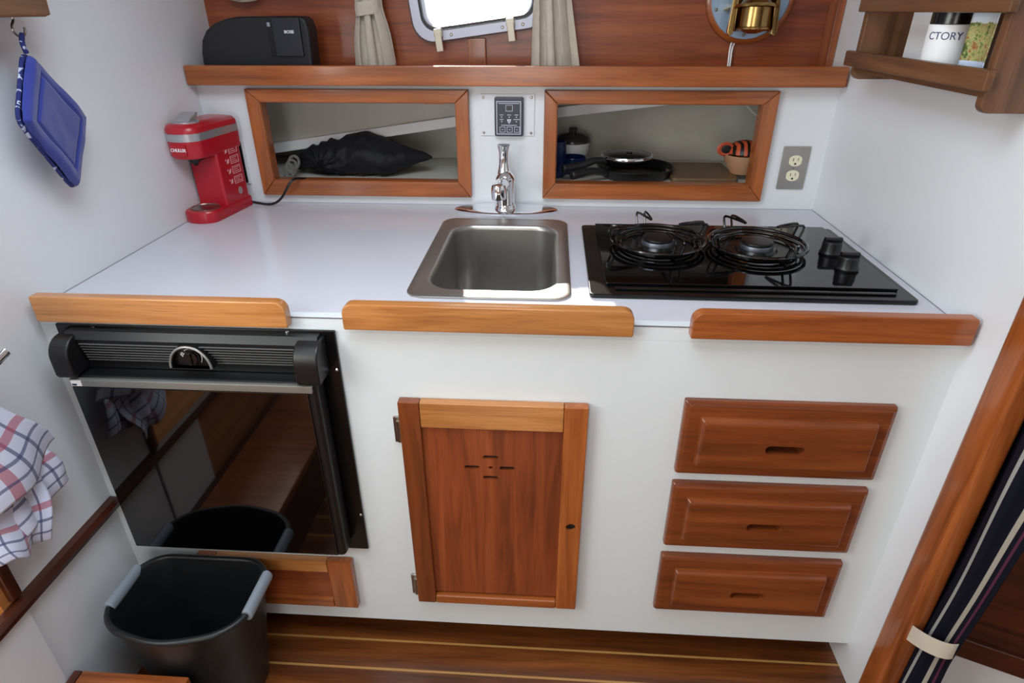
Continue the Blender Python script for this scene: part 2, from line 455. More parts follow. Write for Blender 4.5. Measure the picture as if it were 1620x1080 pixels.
# rest of the boat behind the camera
struct(obj('wall_front', plate(B(), [-1.3, -.75, .05, 2.1], [0, .75, 1.75, 1.95], {(1, 1)}, lambda u, v, a: (u, a, v), -3.2, -3.17), M_WALL, smooth=0), 'cabin wall behind the camera')
bm = plate(B(), [-3.2, -1.62, -.58, -.265], [0, 1.10, 1.87, 1.95], {(1, 1)}, lambda u, v, a: (a, u, v), -1.30, -1.27)
box(bm, -1.27, LW, -3.2, -.268, 0, .43); box(bm, -1.27, LW, -.30, -.268, .43, 1.95)
struct(obj('wall_companionway', bm, M_TL['Y'], smooth=0), 'orange varnished side of the companionway')
struct(obj('wall_companionway_base', box(B(), LW, LW + .006, -.46, -.268, 0, .42), M_WALL), 'white panel below the rail')
struct(obj('trim_4', prism(B(), [(LW, .423), (LW + .018, .426), (LW + .021, .438), (LW + .014, .448), (LW, .450)], 'y', -1.2, -.001, .003), M_DK['Y']), 'dark teak rail low on the left wall')
struct(obj('trim_5', box(B(), LW - .02, LW + .010, -.285, -.262, .454, 1.9, .005), M_DK['Z']), 'dark teak upright at the end of the left wall')
bm = B(); prism(bm, rrect(RW - .006, RW + .040, -.134, -.075, .012, 4), 'z', 0, 1.95)
struct(obj('door_1', bm, M_TK['Z']), 'teak door post at the end of the right wall')
# next cabin seen past the curtain
struct(obj('wall_cabin', box(B(), 2.05, 2.1, -3.2, 1.25, 0, 1.95), M_WALL), 'far wall of the next cabin')
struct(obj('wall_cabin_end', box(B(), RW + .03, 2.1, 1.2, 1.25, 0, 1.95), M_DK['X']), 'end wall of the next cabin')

# ------------------------------------------------------------------ worktop
bm = plate(B(), [LW, -.256, .027, RW], [.0183, .114, .566, BK], {(1, 1)}, lambda u, v, a: (u, v, a), CZ - .03, CZ)
W = thing('countertop', 'white laminate galley worktop between the two bulkheads', 'countertop', (-.1, .35, CZ - .03))
obj('worktop', bm, M_CTR, W, smooth=0)
obj('front_edge', box(B(), LW, RW, 0, .018, CZ - .0302, CZ), M_FACE, W)
bm = box(B(), LW, RW, -.0006, .0004, CZ - .0035, CZ - .0015)
box(bm, LW, LW + .0014, 0, BK, CZ, CZ + .0004); box(bm, RW - .0014, RW, 0, BK, CZ, CZ + .0004); box(bm, LW, RW, BK - .0016, BK, CZ, CZ + .0004)
obj('seam', bm, plain('seam_grey', (92, 92, 98), .6), W)
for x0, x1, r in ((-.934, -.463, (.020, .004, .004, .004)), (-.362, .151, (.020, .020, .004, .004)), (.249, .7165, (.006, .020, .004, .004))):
    obj('edge_rail', prism(B(), rrect(x0, x1, .889, .940, r, 6), 'y', -.024, -.0008, .0035), (M_TK if x0 > .2 else M_TL)['X'], W)  # paler left and middle rails imitate stronger light, darker right rail the dimmer end

# ------------------------------------------------------------------ base cabinet
K = thing('base_cabinet', 'white galley base cabinet with a teak door and three teak drawers', 'cabinet', (-.1, .2, 0))
FX0, FX1, FZ0, FZ1 = -.902, -.402, .345, .862
bm = plate(B(), [LW, FX0, FX1, RW], [.085, FZ0, FZ1, CZ - .0305], {(1, 1)}, lambda u, v, a: (u, v if False else a, v), 0, .018)
obj('face_panel', bm, M_FACE, K, smooth=0)
obj('toe_kick', box(B(), LW, RW, .09, .105, .001, .10), M_DK['X'], K)
box(bm := B(), LW, RW, .018, .10, .085, .10); obj('bottom_panel', bm, M_DK['X'], K)
# tall door with stiles, rails, panel, vent slots
DX0, DX1, DZ0, DZ1 = -.2805, .0835, .1785, .7360
D = obj('door', box(B(), DX0 + .03, DX1 - .03, -.010, -.001, DZ0 + .03, DZ1 - .03), M_TR['Z'], K,
        cuts=(None,)) if False else None
def slotpts(cx, cz, w, h, n=6): return rrect(cx - w / 2, cx + w / 2, cz - h / 2, cz + h / 2, h / 2 - .0002, n)
cut = B()
for (cx, cz) in ((-.1046, .6037), (-.1056, .5513), (-.1427, .5768), (-.0716, .5772)): prism(cut, slotpts(cx, cz, .031, .0095), 'y', -.02, -.0035)
cyl(cut, (-.1051, -.02, .5777), (-.1051, -.0035, .5777), .0042, n=12)
dp = obj('door', box(B(), DX0 + .03, DX1 - .03, -.011, -.0008, DZ0 + .03, DZ1 - .03), M_TR['Z'], K, cuts=(cut,), smooth=0)
dp['label'] = 'teak door with a cross of vent slots'
sub = []
def bar(x0, x1, z0, z1, m, cuts=()):
    return obj('stile' if z1 - z0 > x1 - x0 else 'rail', box(B(), x0, x1, -.021, -.0005, z0, z1, .003), m, dp, cuts=cuts)
WM[dp.name] = WM[K.name]
bar(DX0, DX0 + .042, DZ0, DZ1, M_DR['Z'])
cut = B(); cyl(cut, (.0622, -.03, .4330), (.0622, -.012, .4330), .0105, n=24)
bar(DX1 - .046, DX1, DZ0, DZ1, M_TK['Z'], cuts=(cut,))
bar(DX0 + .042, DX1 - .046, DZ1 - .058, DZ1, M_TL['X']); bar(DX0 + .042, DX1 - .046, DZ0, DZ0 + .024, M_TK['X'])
bm = B()
for (cx, cz) in ((-.1046, .6037), (-.1056, .5513), (-.1427, .5768), (-.0716, .5772)): prism(bm, slotpts(cx, cz, .0306, .0092), 'y', -.0040, -.0036)
obj('vent_slot', bm, M_DARK, dp)
obj('finger_hole', cyl(B(), (.0622, -.0135, .4330), (.0622, -.0122, .4330), .0104, n=24), M_DARK, dp)
for z in (.660, .219):
    bm = box(B(), DX0 - .016, DX0 - .001, -.006, -.0005, z - .031, z + .031, .0025)
    cyl(bm, (DX0 - .004, -.009, z - .022), (DX0 - .004, -.009, z + .022), .005, n=12, bev=.001)
    box(bm, DX0 - .008, DX0 + .001, -.014, -.004, z - .026, z + .026, .002)
    obj('hinge', bm, M_PEWT, dp)
# drawers
for z1, z0 in ((.7548, .5838), (.5584, .3867), (.3568, .1860)):
    x0, x1 = .2610, .6430; h = z1 - z0; cx = .4525; cz = (z0 + z1) / 2 - .0065
    def ring(i, y): return [(p[0], y, p[1]) for p in rrect(x0 + i, x1 - i, z0 + i, z1 - i, .0035, 2)]
    prof = [(0, -.0005), (0, -.010), (.0025, -.0145), (.008, -.0160), (.010, -.0172), (.030, -.0172), (.0305, -.0235), (.034, -.0300), (.040, -.0325)]
    bm = loops(B(), [ring(i, y) for i, y in prof], True, True)
    cut = prism(B(), slotpts(cx, cz, .073, .0195, 8), 'y', -.05, -.006)
    dr = obj('drawer', bm, M_DR['X'], K, cuts=(cut,), smooth=25)
    WM[dr.name] = WM[K.name]
    obj('handle_slot', prism(B(), slotpts(cx, cz, .0726, .0191, 8), 'y', -.0068, -.0061), M_DARK, dr)
# low locker door under the fridge
lo = obj('locker_door', box(B(), -.76, -.4835, -.012, -.0008, .16, .28), M_TR['X'], K); WM[lo.name] = WM[K.name]
obj('stile', box(B(), -.4835, -.4275, -.020, -.0005, .1435, .2940, .003), M_TK['Z'], lo)
obj('stile', box(B(), -.79, -.745, -.020, -.0005, .1435, .2940, .003), M_TK['Z'], lo)
obj('rail', box(B(), -.745, -.4835, -.020, -.0005, .1435, .1720, .003), M_TK['X'], lo)
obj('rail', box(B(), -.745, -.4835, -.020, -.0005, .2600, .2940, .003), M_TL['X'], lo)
bm = box(B(), -.480, -.452, -.010, -.0005, .134, .1435, .002); cyl(bm, (-.481, -.010, .140), (-.451, -.010, .140), .0045, n=12)
obj('hinge', bm, M_BRASS, lo)

# ------------------------------------------------------------------ fridge
F = thing('refrigerator', 'small black built-in fridge with a mirror-gloss door under the worktop', 'fridge', (-.652, 0, .327))
obj('cabinet_box', box(B(), FX0 + .004, FX1 - .004, .0, .10, FZ0 + .004, FZ1 - .004), M_DARK, F)
obj('flange', box(B(), -.918, -.3855, -.007, -.0003, .327, .8775, .002), M_BLKS, F)
d = obj('door', box(B(), -.894, -.418, -.053, -.0075, .350, .7915, .011, 4), M_BLK, F)
WM[d.name] = WM[F.name]
obj('gloss_panel', box(B(), -.886, -.4345, -.0565, -.050, .358, .7715, .0015), M_MIR, d)
obj('top_strip', box(B(), -.8865, -.4250, -.0575, -.048, .7725, .7885, .002), M_GREYS, d)
sk = obj('sticker', box(B(), -.8835, -.8635, -.0585, -.0573, .7745, .7865), M_WHT, d)
obj('sticker_print', box(B(), -.8815, -.8725, -.0588, -.0584, .7760, .7795), M_NAVY, d)
h = obj('control_header', prism(B(), [(-.0075, .873), (-.024, .873), (-.034, .860), (-.031, .852), (-.018, .806), (-.018, .793), (-.0075, .793)], 'x', -.888, -.412, .001), M_BLK, F)
WM[h.name] = WM[F.name]
for k in range(7):
    t = k / 6; z = .8505 - t * .0385; y = -.0305 + t * .0110
    obj('louvre', box(B(), -.862, -.449, y - .0035, y + .004, z - .0005, z + .0005), M_LOUV, h)
for x0, x1 in ((-.903, -.866), (-.449, -.404)):
    arc = [(-.0075, .868), (-.030, .868)] + [(-.030 - .034 * sin(a), .832 + .036 * cos(a)) for a in [PI / 2 * k / 8 for k in range(1, 9)]] + [(-.064, .800), (-.060, .7935), (-.0075, .7935)]
    obj('end_cap', prism(B(), arc, 'x', x0, x1, .004, 3), M_BLK, h)
def half(rx, rz, z0, n=20): return [(-.653 + rx * cos(PI * k / n), z0 + rz * sin(PI * k / n)) for k in range(n + 1)]
bm = loops(B(), [[(p[0], y, p[1]) for p in half(rx, rz, .8100)] for rx, rz, y in ((.041, .047, -.018), (.041, .047, -.040), (.0355, .0415, -.041), (.0345, .0405, -.030))], False, True)
dl = obj('dial_housing', bm, M_BLK, h); WM[dl.name] = WM[F.name]
obj('housing_rim', tube(B(), [(p[0], -.0405, p[1]) for p in half(.0385, .0440, .8105)], .0024, 8), M_GREYS, dl)
bm = cyl(B(), (-.651, -.028, .829), (-.651, -.040, .829), .0150, .0135, 24, .001); box(bm, -.654, -.648, -.043, -.039, .817, .841, .001)
obj('dial', bm, M_BLKS, dl)
bm = B(); arcp = [(-.651 + .018 * cos(a), -.0318, .829 + .018 * sin(a)) for a in [PI * (.75 - .95 * k / 14) for k in range(15)]]
tube(bm, arcp, .0008, 6); box(bm, -.6725, -.6645, -.0322, -.0312, .832, .836); box(bm, -.670, -.667, -.0322, -.0312, .8295, .8385)
obj('dial_marking', bm, M_WHT, dl)
for (x, z) in ((-.845, .8715), (-.474, .8735), (-.393, .795), (-.391, .430)):
    obj('screw', lathe(B(), [(0, .0024), (.002, .002), (.0036, 0)], (x, -.0069, z), 14, 'y'), M_CHROME, F)

# ------------------------------------------------------------------ sink and faucet
S = thing('sink', 'brushed steel drop-in sink in the white worktop', 'sink', (-.115, .34, CZ))
def rr3(x0, x1, y0, y1, r, z, n=10): return [(p[0], p[1], z) for p in rrect(x0, x1, y0, y1, r, n)]
ox0, ox1, oy0, oy1 = -.277, .046, .090, .597
ix0, ix1, iy0, iy1 = -.2415, .0165, .1335, .5400
rings = [rr3(ox0, ox1, oy0, oy1, .035, CZ + .0002), rr3(ox0, ox1, oy0, oy1, .035, CZ + .003), rr3(ox0 + .004, ox1 - .004, oy0 + .004, oy1 - .004, .034, CZ + .0058),
         rr3(ox0 + .012, ox1 - .012, oy0 + .012, oy1 - .012, .034, CZ + .0045), rr3(ix0 - .006, ix1 + .006, iy0 - .006, iy1 + .006, .062, CZ + .0040), rr3(ix0 - .001, ix1 + .001, iy0 - .001, iy1 + .001, .058, CZ + .0015),
         rr3(ix0 + .003, ix1 - .003, iy0 + .003, iy1 - .003, .055, CZ - .008), rr3(ix0 + .008, ix1 - .008, iy0 + .010, iy1 - .008, .052, CZ - .19), rr3(ix0 + .014, ix1 - .014, iy0 + .016, iy1 - .014, .048, CZ - .215), rr3(ix0 + .032, ix1 - .032, iy0 + .034, iy1 - .032, .040, CZ - .232),
         rr3(-.15, -.075, .30, .375, .0374, CZ - .236)]
obj('basin', loops(B(), rings, False, True), M_STEEL, S, smooth=50)
obj('drain', lathe(B(), [(0, .001), (.02, .001), (.026, .003), (.034, .004), (.036, .001)], (-.1125, .3375, CZ - .2362)), M_CHROME, S)
fx, fy = -.1215, .676
T = thing('faucet', 'chrome single-lever faucet on an oval plate behind the sink', 'faucet', (fx, fy, CZ))
n = 56
def ell(ax, ay, z): return [(fx + .001 + ax * cos(2 * PI * k / n), fy + .006 + ay * sin(2 * PI * k / n), z) for k in range(n)]
obj('deck_plate', loops(B(), [ell(.141, .052, CZ + .0003), ell(.142, .053, CZ + .006), ell(.138, .049, CZ + .0095), ell(.128, .040, CZ + .0105)], True, True), M_CHROME, T, smooth=50)
obj('body', lathe(B(), [(.029, CZ + .010), (.030, CZ + .013), (.0275, CZ + .018), (.0255, CZ + .024), (.0240, CZ + .060), (.0255, CZ + .085), (.0265, CZ + .092), (.024, CZ + .098), (.0165, CZ + .108), (.0120, CZ + .112)], (fx, fy, 0), 36), M_CHROME, T, smooth=50)
bm = tube(B(), [(fx, fy - .006, CZ + .072), (fx - .003, fy - .045, CZ + .088), (fx - .006, fy - .085, CZ + .094), (fx - .0075, fy - .112, CZ + .090)], lambda t: .0165 + .001 * sin(PI * t), 20, smooth=2)
obj('spout', bm, M_CHROME, T, smooth=60)
obj('aerator', lathe(B(), [(.0150, CZ + .066), (.0185, CZ + .0675), (.0195, CZ + .079), (.0190, CZ + .094), (.0165, CZ + .1035), (.009, CZ + .107), (0, CZ + .1075)], (fx - .008, fy - .118, 0), 28), M_CHROME, T, smooth=50)
bm = lathe(B(), [(.0170, CZ + .104), (.0155, CZ + .112), (.0128, CZ + .128), (.0122, CZ + .150), (.0140, CZ + .166), (.0168, CZ + .175), (.0172, CZ + .178), (.0150, CZ + .1795), (0, CZ + .180)], (fx - .004, fy + .002, 0), 32)
obj('lever', bm, M_CHROME, T, smooth=50)

# ------------------------------------------------------------------ cooktop
H = thing('cooktop', 'black glass two-burner gas cooktop set in the worktop', 'cooktop', (.387, .322, CZ))
hz = CZ + .010
obj('tray', prism(B(), rrect(.081, .694, .108, .540, .010, 4), 'z', CZ + .0003, hz, .003), M_BLKS, H)
obj('glass_top', prism(B(), rrect(.114, .673, .150, .533, .004, 3), 'z', hz + .0003, hz + .006, .0015), M_GLASSTOP, H)
obj('front_bar', box(B(), .130, .660, .128, .138, hz + .0003, hz + .004, .0015), M_BLKS, H)
gz = hz + .006
def burner(cx, cy, a0):
    b = obj('burner', lathe(B(), [(.082, gz + .0003), (.083, gz + .002), (.078, gz + .003), (.060, gz + .0012), (.046, gz + .0012), (.042, gz + .006)], (cx, cy, 0), 40), M_BLKS, H)
    WM[b.name] = WM[H.name]
    obj('burner_ring', lathe(B(), [(.036, gz + .003), (.036, gz + .010), (.034, gz + .0145), (.028, gz + .0155)], (cx, cy, 0), 36), M_BURN, b)
    obj('burner_cap', lathe(B(), [(.031, gz + .0155), (.0345, gz + .018), (.034, gz + .021), (.030, gz + .0225), (0, gz + .0228)], (cx, cy, 0), 36), M_BLK, b)
    bm = B()
    for r, z, w in ((.1035, gz + .0165, .0042), (.096, gz + .0105, .0036), (.083, gz + .008, .003)):
        tube(bm, [(cx + r * cos(2 * PI * k / 48), cy + r * sin(2 * PI * k / 48), z) for k in range(48)], w, 8, True)
    for k in range(4):
        a = a0 + k * PI / 2 
        def q(r, t, z): return (cx + r * cos(a) - t * sin(a), cy + r * sin(a) + t * cos(a), z)
        tube(bm, [q(.083, 0, gz + .0030), q(.096, 0, gz + .0035), q(.101, 0, gz + .012)], .003, 8)
        s = .0100
        tube(bm, [q(.104, -s, gz + .017), q(.114, -s, gz + .042), q(.108, -s, gz + .0480), q(.056, -s * .3, gz + .0480), q(.046, 0, gz + .0465), q(.056, s * .3, gz + .0480), q(.108, s, gz + .0480), q(.114, s, gz + .042), q(.104, s, gz + .017)], .0028, 8, smooth=1)
    obj('grate', bm, M_ENAM, b)
burner(.2455, .372, math.radians(14)); burner(.4615, .3585, math.radians(22))
for (x, y) in ((.6175, .343), (.6150, .250)):
    k = obj('knob', lathe(B(), [(.0225, gz + .0004), (.0235, gz + .004), (.0205, gz + .010), (.0200, gz + .026), (.018, gz + .0285), (0, gz + .029)], (x, y, 0), 28), M_BLK, H)
    WM[k.name] = WM[H.name]
    obj('grip', box(B(), x - .019, x + .019, y - .0062, y + .0062, gz + .026, gz + .037, .003), M_BLKS, k)

# ------------------------------------------------------------------ locker opening frames
def mkframe(x0, x1, ix0, ix1, label):
    z0, z1, a, c = .9285, 1.2105, .9705, 1.1770
    f = thing('locker_frame', label, 'frame', ((x0 + x1) / 2, BK, z0), group='locker opening frames')
    y0, y1 = BK - .020, BK - .0004
    def mem(name, pts, m):
        obj(name, prism(B(), pts, 'y', y0, y1, .003), m, f)
    mem('top_rail', [(x0, z1), (x1, z1), (ix1, c), (ix0, c)], M_TK['X']); mem('bottom_rail', [(x0, z0), (x1, z0), (ix1, a), (ix0, a)], M_TK['X'])
    mem('stile', [(x0, z0), (ix0, a), (ix0, c), (x0, z1)], M_TK['Z']); mem('stile', [(x1, z0), (ix1, a), (ix1, c), (x1, z1)], M_TK['Z'])
    bm = plate(B(), [ix0 - .004, ix0 + .001, ix1 - .001, ix1 + .004], [a - .004, a + .001, c - .001, c + .004], {(1, 1)}, lambda u, v, q: (u, q, v), BK - .016, BK + .018)
    obj('lining', bm, M_TK['X'], f, smooth=0)
mkframe(-.8165, -.2195, *OPL, 'teak frame of the left locker opening, behind the red coffee maker')
mkframe(-.0215, .5735, *OPR, 'teak frame of the right locker opening, behind the cooktop')

# ------------------------------------------------------------------ charger panel, outlet, dark socket plate
C = thing('control_panel', 'grey battery charger display on a white plate above the faucet', 'control panel', (-.118, BK, 1.095))
obj('mounting_plate', box(B(), -.1895, -.0470, BK - .004, BK - .0004, 1.0940, 1.1985, .001), M_WALL, C)
for x in (-.182, -.0555):
    for z in (1.1015, 1.1905): obj('screw', lathe(B(), [(0, .002), (.0025, .0018), (.0036, 0)], (x, BK - .0041, z), 14, 'y'), M_PEWT, C)
u = obj('display_unit', prism(B(), rrect(-.1520, -.0755, 1.0945, 1.1925, .005, 4), 'y', BK - .018, BK - .0042, .003), M_DISP, C); WM[u.name] = WM[C.name]
yf = BK - .018
def rectline(bm, x0, x1, z0, z1, w): return plate(bm, [x0, x0 + w, x1 - w, x1], [z0, z0 + w, z1 - w, z1], {(1, 1)}, lambda a, c, q: (a, q, c), yf - .0006, yf + .0002)
bm = rectline(B(), -.1468, -.0822, 1.1000, 1.1830, .0020); rectline(bm, -.1225, -.1040, 1.1580, 1.1740, .0012)
for x in (-.1385, -.1195, -.1000): rectline(bm, x, x + .0150, 1.1050, 1.1195, .0012)
for x0, x1, z in ((-.141, -.087, 1.1775), (-.138, -.128, 1.1490), (-.1185, -.108, 1.1490), (-.099, -.089, 1.1490), (-.138, -.128, 1.1378), (-.102, -.086, 1.1378), (-.134, -.093, 1.1232)):
    box(bm, x0, x1, yf - .0005, yf + .0002, z - .0008, z + .0008)
for x in (-.1330, -.1132, -.0940):
    for z in (1.1437, 1.1325): cyl(bm, (x, yf - .0005, z), (x, yf + .0002, z), .0017, n=10)
prism(bm, [(-.1190, 1.1385), (-.1075, 1.1385), (-.1095, 1.1320), (-.1132, 1.1265), (-.1170, 1.1320)], 'y', yf - .0006, yf + .0002)
for x in (-.1310, -.1120, -.0925): box(bm, x - .0025, x + .0025, yf - .0005, yf + .0002, 1.1112, 1.1128)
obj('display_markings', bm, plain('display_ink', (196, 198, 210), .5), u)
obj('screen', box(B(), -.1210, -.1055, yf - .0004, yf + .0002, 1.1596, 1.1724), M_DISPD, u)
bm = prism(B(), [(-.1140, 1.1355), (-.1124, 1.1355), (-.1132, 1.1295)], 'y', yf - .0009, yf)
obj('warning_mark', bm, M_DISPD, u)

O = thing('power_outlet', 'steel duplex power outlet with ivory sockets right of the right locker', 'outlet', (.6485, BK, .96))
obj('cover_plate', box(B(), .6135, .6845, BK - .006, BK - .0004, .9600, 1.0735, .0025), M_STEEL, O)
for z in (1.0365, .9975):
    s = obj('socket', prism(B(), [(.6490 + max(-.0165, min(.0165, .0185 * cos(a))), z + .0145 * sin(a)) for a in [2 * PI * k / 40 for k in range(40)]], 'y', BK - .0085, BK - .0055, .0008), M_IVORY, O)
    WM[s.name] = WM[O.name]
    bm = box(B(), .6420, .6437, BK - .0088, BK - .0080, z - .001, z + .0075); box(bm, .6545, .6560, BK - .0088, BK - .0080, z, z + .0075); cyl(bm, (.6492, BK - .0088, z - .0075), (.6492, BK - .0080, z - .0075), .0028, n=14)
    obj('socket_slots', bm, M_DARK, s)
obj('screw', lathe(B(), [(0, .0016), (.002, .0014), (.003, 0)], (.6490, BK - .0058, 1.0168), 12, 'y'), M_PEWT, O)
V = thing('vent_plate', 'narrow black plate with white edge on the backsplash behind the coffee maker', 'vent', (-.885, BK, .957))
obj('edge', box(B(), -.925, -.8535, BK - .005, BK - .0004, .9560, 1.0765, .001), M_WALL, V)
obj('insert', box(B(), -.920, -.8605, BK - .008, BK - .0045, .9600, 1.0720, .001), M_BLK, V)

# ------------------------------------------------------------------ shelf and what stands on it
L = thing('shelf', 'long teak shelf with a fiddle rail above the lockers', 'shelf', (-.11, .79, 1.222))
obj('board', box(B(), LW, RW, .705, .95, 1.222, 1.236), M_TK['X'], L)
obj('fiddle', box(B(), LW + .003, RW - .010, .688, .7045, 1.2215, 1.2690, .003), M_TK['X'], L)

sx0, sx1, sy, sz = -.921, -.627, .735, 1.2364
P = thing('speaker', 'black tabletop speaker on the left end of the shelf', 'speaker', (-.77, .79, sz))
zt = 1.3800
out = [(sx1, sz), (sx1 + .001, sz + .02), (sx1 + .004, zt - .03), (sx1 - .002, zt - .008), (sx1 - .012, zt - .001), (sx1 - .03, zt)]
out += [(-.80, zt - .001), (-.835, zt - .006), (-.868, zt - .016), (-.893, zt - .032), (-.910, zt - .055), (-.918, zt - .085), (-.920, sz + .02), (-.916, sz)]
b_ = obj('cabinet', prism(B(), out, 'y', sy, .800, .007, 3), M_SPK, P, smooth=45); WM[b_.name] = WM[P.name]
obj('fascia', prism(B(), rrect(-.7145, -.643, 1.2870, zt - .004, .003, 3), 'y', sy - .008, sy + .004, .0025), plain('speaker_fascia', (24, 27, 38), .45), P)
obj('recess', box(B(), -.7310, -.7150, sy - .0022, sy + .002, 1.288, zt - .006, .001), M_DARK, P)
obj('indicator', box(B(), -.7285, -.7205, sy - .0045, sy - .001, zt - .024, zt - .014, .001), M_GREY, P)
text('lettering', 'BOSE', .0095, TF(-.6720, sy - .0083, 1.3440), P, M_WHT, sx=1.15, bold=.0002)

# ------------------------------------------------------------------ portlight
Wn = struct(thing('window_1', 'small aluminium portlight in the cabin side', 'window', (-.19, YP, 1.32)))
del Wn['category']
def ringprism(specs): return loops(B(), specs)
rg = lambda i, d, r: wpoly(-.0575 + i, .306 - i, 0 + i, .222 - i, r, d)
bm = loops(B(), [rg(0, .0198, .057), rg(0, .004, .057), rg(.004, 0, .054), rg(.027, 0, .040), rg(.029, .003, .039), rg(.029, .05, .039)])
obj('window_frame', bm, M_ALU, Wn)
bm = loops(B(), [rg(.0330, .012, .037), rg(.0330, .001, .037), rg(.0360, -.001, .035), rg(.0395, .006, .033), rg(.0395, .03, .033)])
obj('sash', bm, M_ALU, Wn)
bm = loops(B(), [rg(.0291, .010, .039), rg(.0291, .002, .039), rg(.0331, .002, .037), rg(.0331, .010, .037)])
obj('gasket', bm, M_BLK, Wn)
obj('pane', loops(B(), [rg(.0396, .022, .033), rg(.0396, .026, .033)], True, True), M_PANE, Wn)
for uu in (.010, .205):
    bm = B()
    box(bm, uu - .010, uu + .012, -.018, .002, .012, .034, .003); 
    b2 = B(); box(b2, uu - .008, uu + .010, -.024, -.014, -.022, .024, .003)
    merge(bm, b2); bm.transform(WC)
    c_ = obj('clasp', bm, M_CLIP, Wn)
for uu in (.044, .195 - .012, .238):
    b2 = lathe(B(), [(0, .0022), (.0028, .002), (.0042, 0)], (uu, -.0001, .0145), 14, 'y'); b2.transform(WC)
    obj('screw', b2, M_PEWT, Wn)

# window curtains
def drape(name, label, x0b, x1b, zb, x0t, x1t, zt_, yc, folds, amp, tie=None, hem=0, seed=0):
    th = thing(name, label, 'curtain', ((x0b + x1b) / 2, yc, zb), group='window curtains')
    def fn(u, v):
        w = v
        a, c = x0b + (x0t - x0b) * w, x1b + (x1t - x1b) * w
        if tie:
            g = math.exp(-((zb + (zt_ - zb) * v - tie) / .05) ** 2); m = (a + c) / 2
            a, c = a + (m - a) * g * .25, c + (m - c) * g * .25
        ph = 2 * PI * folds * u + seed
        x = a + (c - a) * u + .004 * sin(ph * 1.7 + v * 4)
        y = yc + amp * sin(ph + .6 * sin(3 * v)) * (1 - .35 * v) - .012 * sin(PI * u)
        z = zb + (zt_ - zb) * v + hem * (1 - v) * (u - .5) + .004 * sin(ph * 1.3) * (1 - v)
        return (x, y, z)
    obj('fabric', surf(fn, 60, 40), M_CURT, th, smooth=80, solid=.002)
    return th
c1 = drape('window_curtain', 'gathered beige curtain with a tie band, left of the portlight', -.545, -.425, 1.2475, -.512, -.462, 1.66, .822, 3.2, .013, 1.40, .022, 1.0)
def tieband(th, xa, xb, z, yc, hh):
    n = 28
    pts = lambda s, zz, k: ((xa + xb) / 2 + (xb - xa) / 2 * s * cos(2 * PI * k / n), yc + .024 * s * sin(2 * PI * k / n), zz + .004 * cos(2 * PI * k / n))
    bm = loops(B(), [[pts(.97, z - hh, k) for k in range(n)], [pts(1.0, z - hh + .003, k) for k in range(n)], [pts(1.03, z, k) for k in range(n)], [pts(1.0, z + hh - .003, k) for k in range(n)], [pts(.97, z + hh, k) for k in range(n)]])
    obj('tie_band', bm, M_CURT, th, smooth=60)
tieband(c1, -.521, -.456, 1.397, .818, .016)
drape('window_curtain', 'gathered beige curtain hanging over the right edge of the portlight', -.057, .068, 1.2460, -.044, .003, 1.66, .815, 3.4, .014, None, .010, 2.2)
c3 = thing('curtain_hem', 'sliver of cream curtain hem above the speaker', 'curtain', (-.83, .83, 1.41))
obj('fabric', surf(lambda u, v: (-.862 + .078 * u, .832 + .008 * sin(9 * u), 1.412 + .006 * (2 * u - 1) ** 2 + .2 * v), 24, 6), M_CURT, c3, smooth=80, solid=.002)

# brass lamp on round plate
lc = (.4985, 1.421)
G = thing('wall_lamp', 'brass oil lamp on a round steel plate with teak rim', 'lamp', (lc[0], YP, 1.311))
cr_ = [[(lc[0] + rr * sin(a), .800 + rr * cos(a) * .55, z) for a in [PI * (-.62 + 1.24 * k / 20) for k in range(21)]] for rr, z in ((.046, 1.343), (.050, 1.349), (.050, 1.412), (.046, 1.418))]
bmc = B()
for rg_, rh_ in zip(cr_, cr_[1:]):
    for k in range(20): bmc.faces.new([bmc.verts.new(q) for q in (rg_[k], rg_[k + 1], rh_[k + 1], rh_[k])])
obj('cradle', bmc, M_BRASS, G, smooth=60, solid=.002)
bk_ = obj('backboard', lathe(B(), [(0, .0), (.110, .0), (.1115, .006), (.110, .014), (.104, .018), (.099, .019), (.0985, .013), (0, .013)], (lc[0], YP, lc[1]), 64, 'y'), M_TK['X'], G)
obj('mirror_plate', lathe(B(), [(0, .0135), (.0982, .0135), (.0982, .0155), (0, .0160)], (lc[0], YP, lc[1]), 64, 'y'), M_MIRP, G)
for a in (-92, 200, 20, 160): 
    obj('screw', lathe(B(), [(0, .004), (.003, .0034), (.0044, 0)], (lc[0] + .088 * cos(math.radians(a)), YP - .0158, lc[1] + .088 * sin(math.radians(a))), 14, 'y'), M_PEWT, G)
ly = .800
t_ = obj('tank', lathe(B(), [(0, 1.3375), (.012, 1.3375), (.030, 1.3435), (.042, 1.348), (.0425, 1.352), (.0385, 1.354), (.0385, 1.397), (.042, 1.400), (.042, 1.404), (.032, 1.412), (.018, 1.420), (.018, 1.432)], (lc[0], ly, 0), 40), M_BRASS, G, smooth=40); WM[t_.name] = WM[G.name]
obj('burner', lathe(B(), [(.018, 1.4322), (.026, 1.436), (.026, 1.45), (.022, 1.456), (.012, 1.462)], (lc[0], ly, 0), 32), M_BRASS, G)
obj('chimney', lathe(B(), [(.020, 1.4625), (.030, 1.49), (.026, 1.53), (.018, 1.60), (.017, 1.60), (.025, 1.53), (.029, 1.49), (.019, 1.4625)], (lc[0], ly, 0), 28), M_LIDG, G)
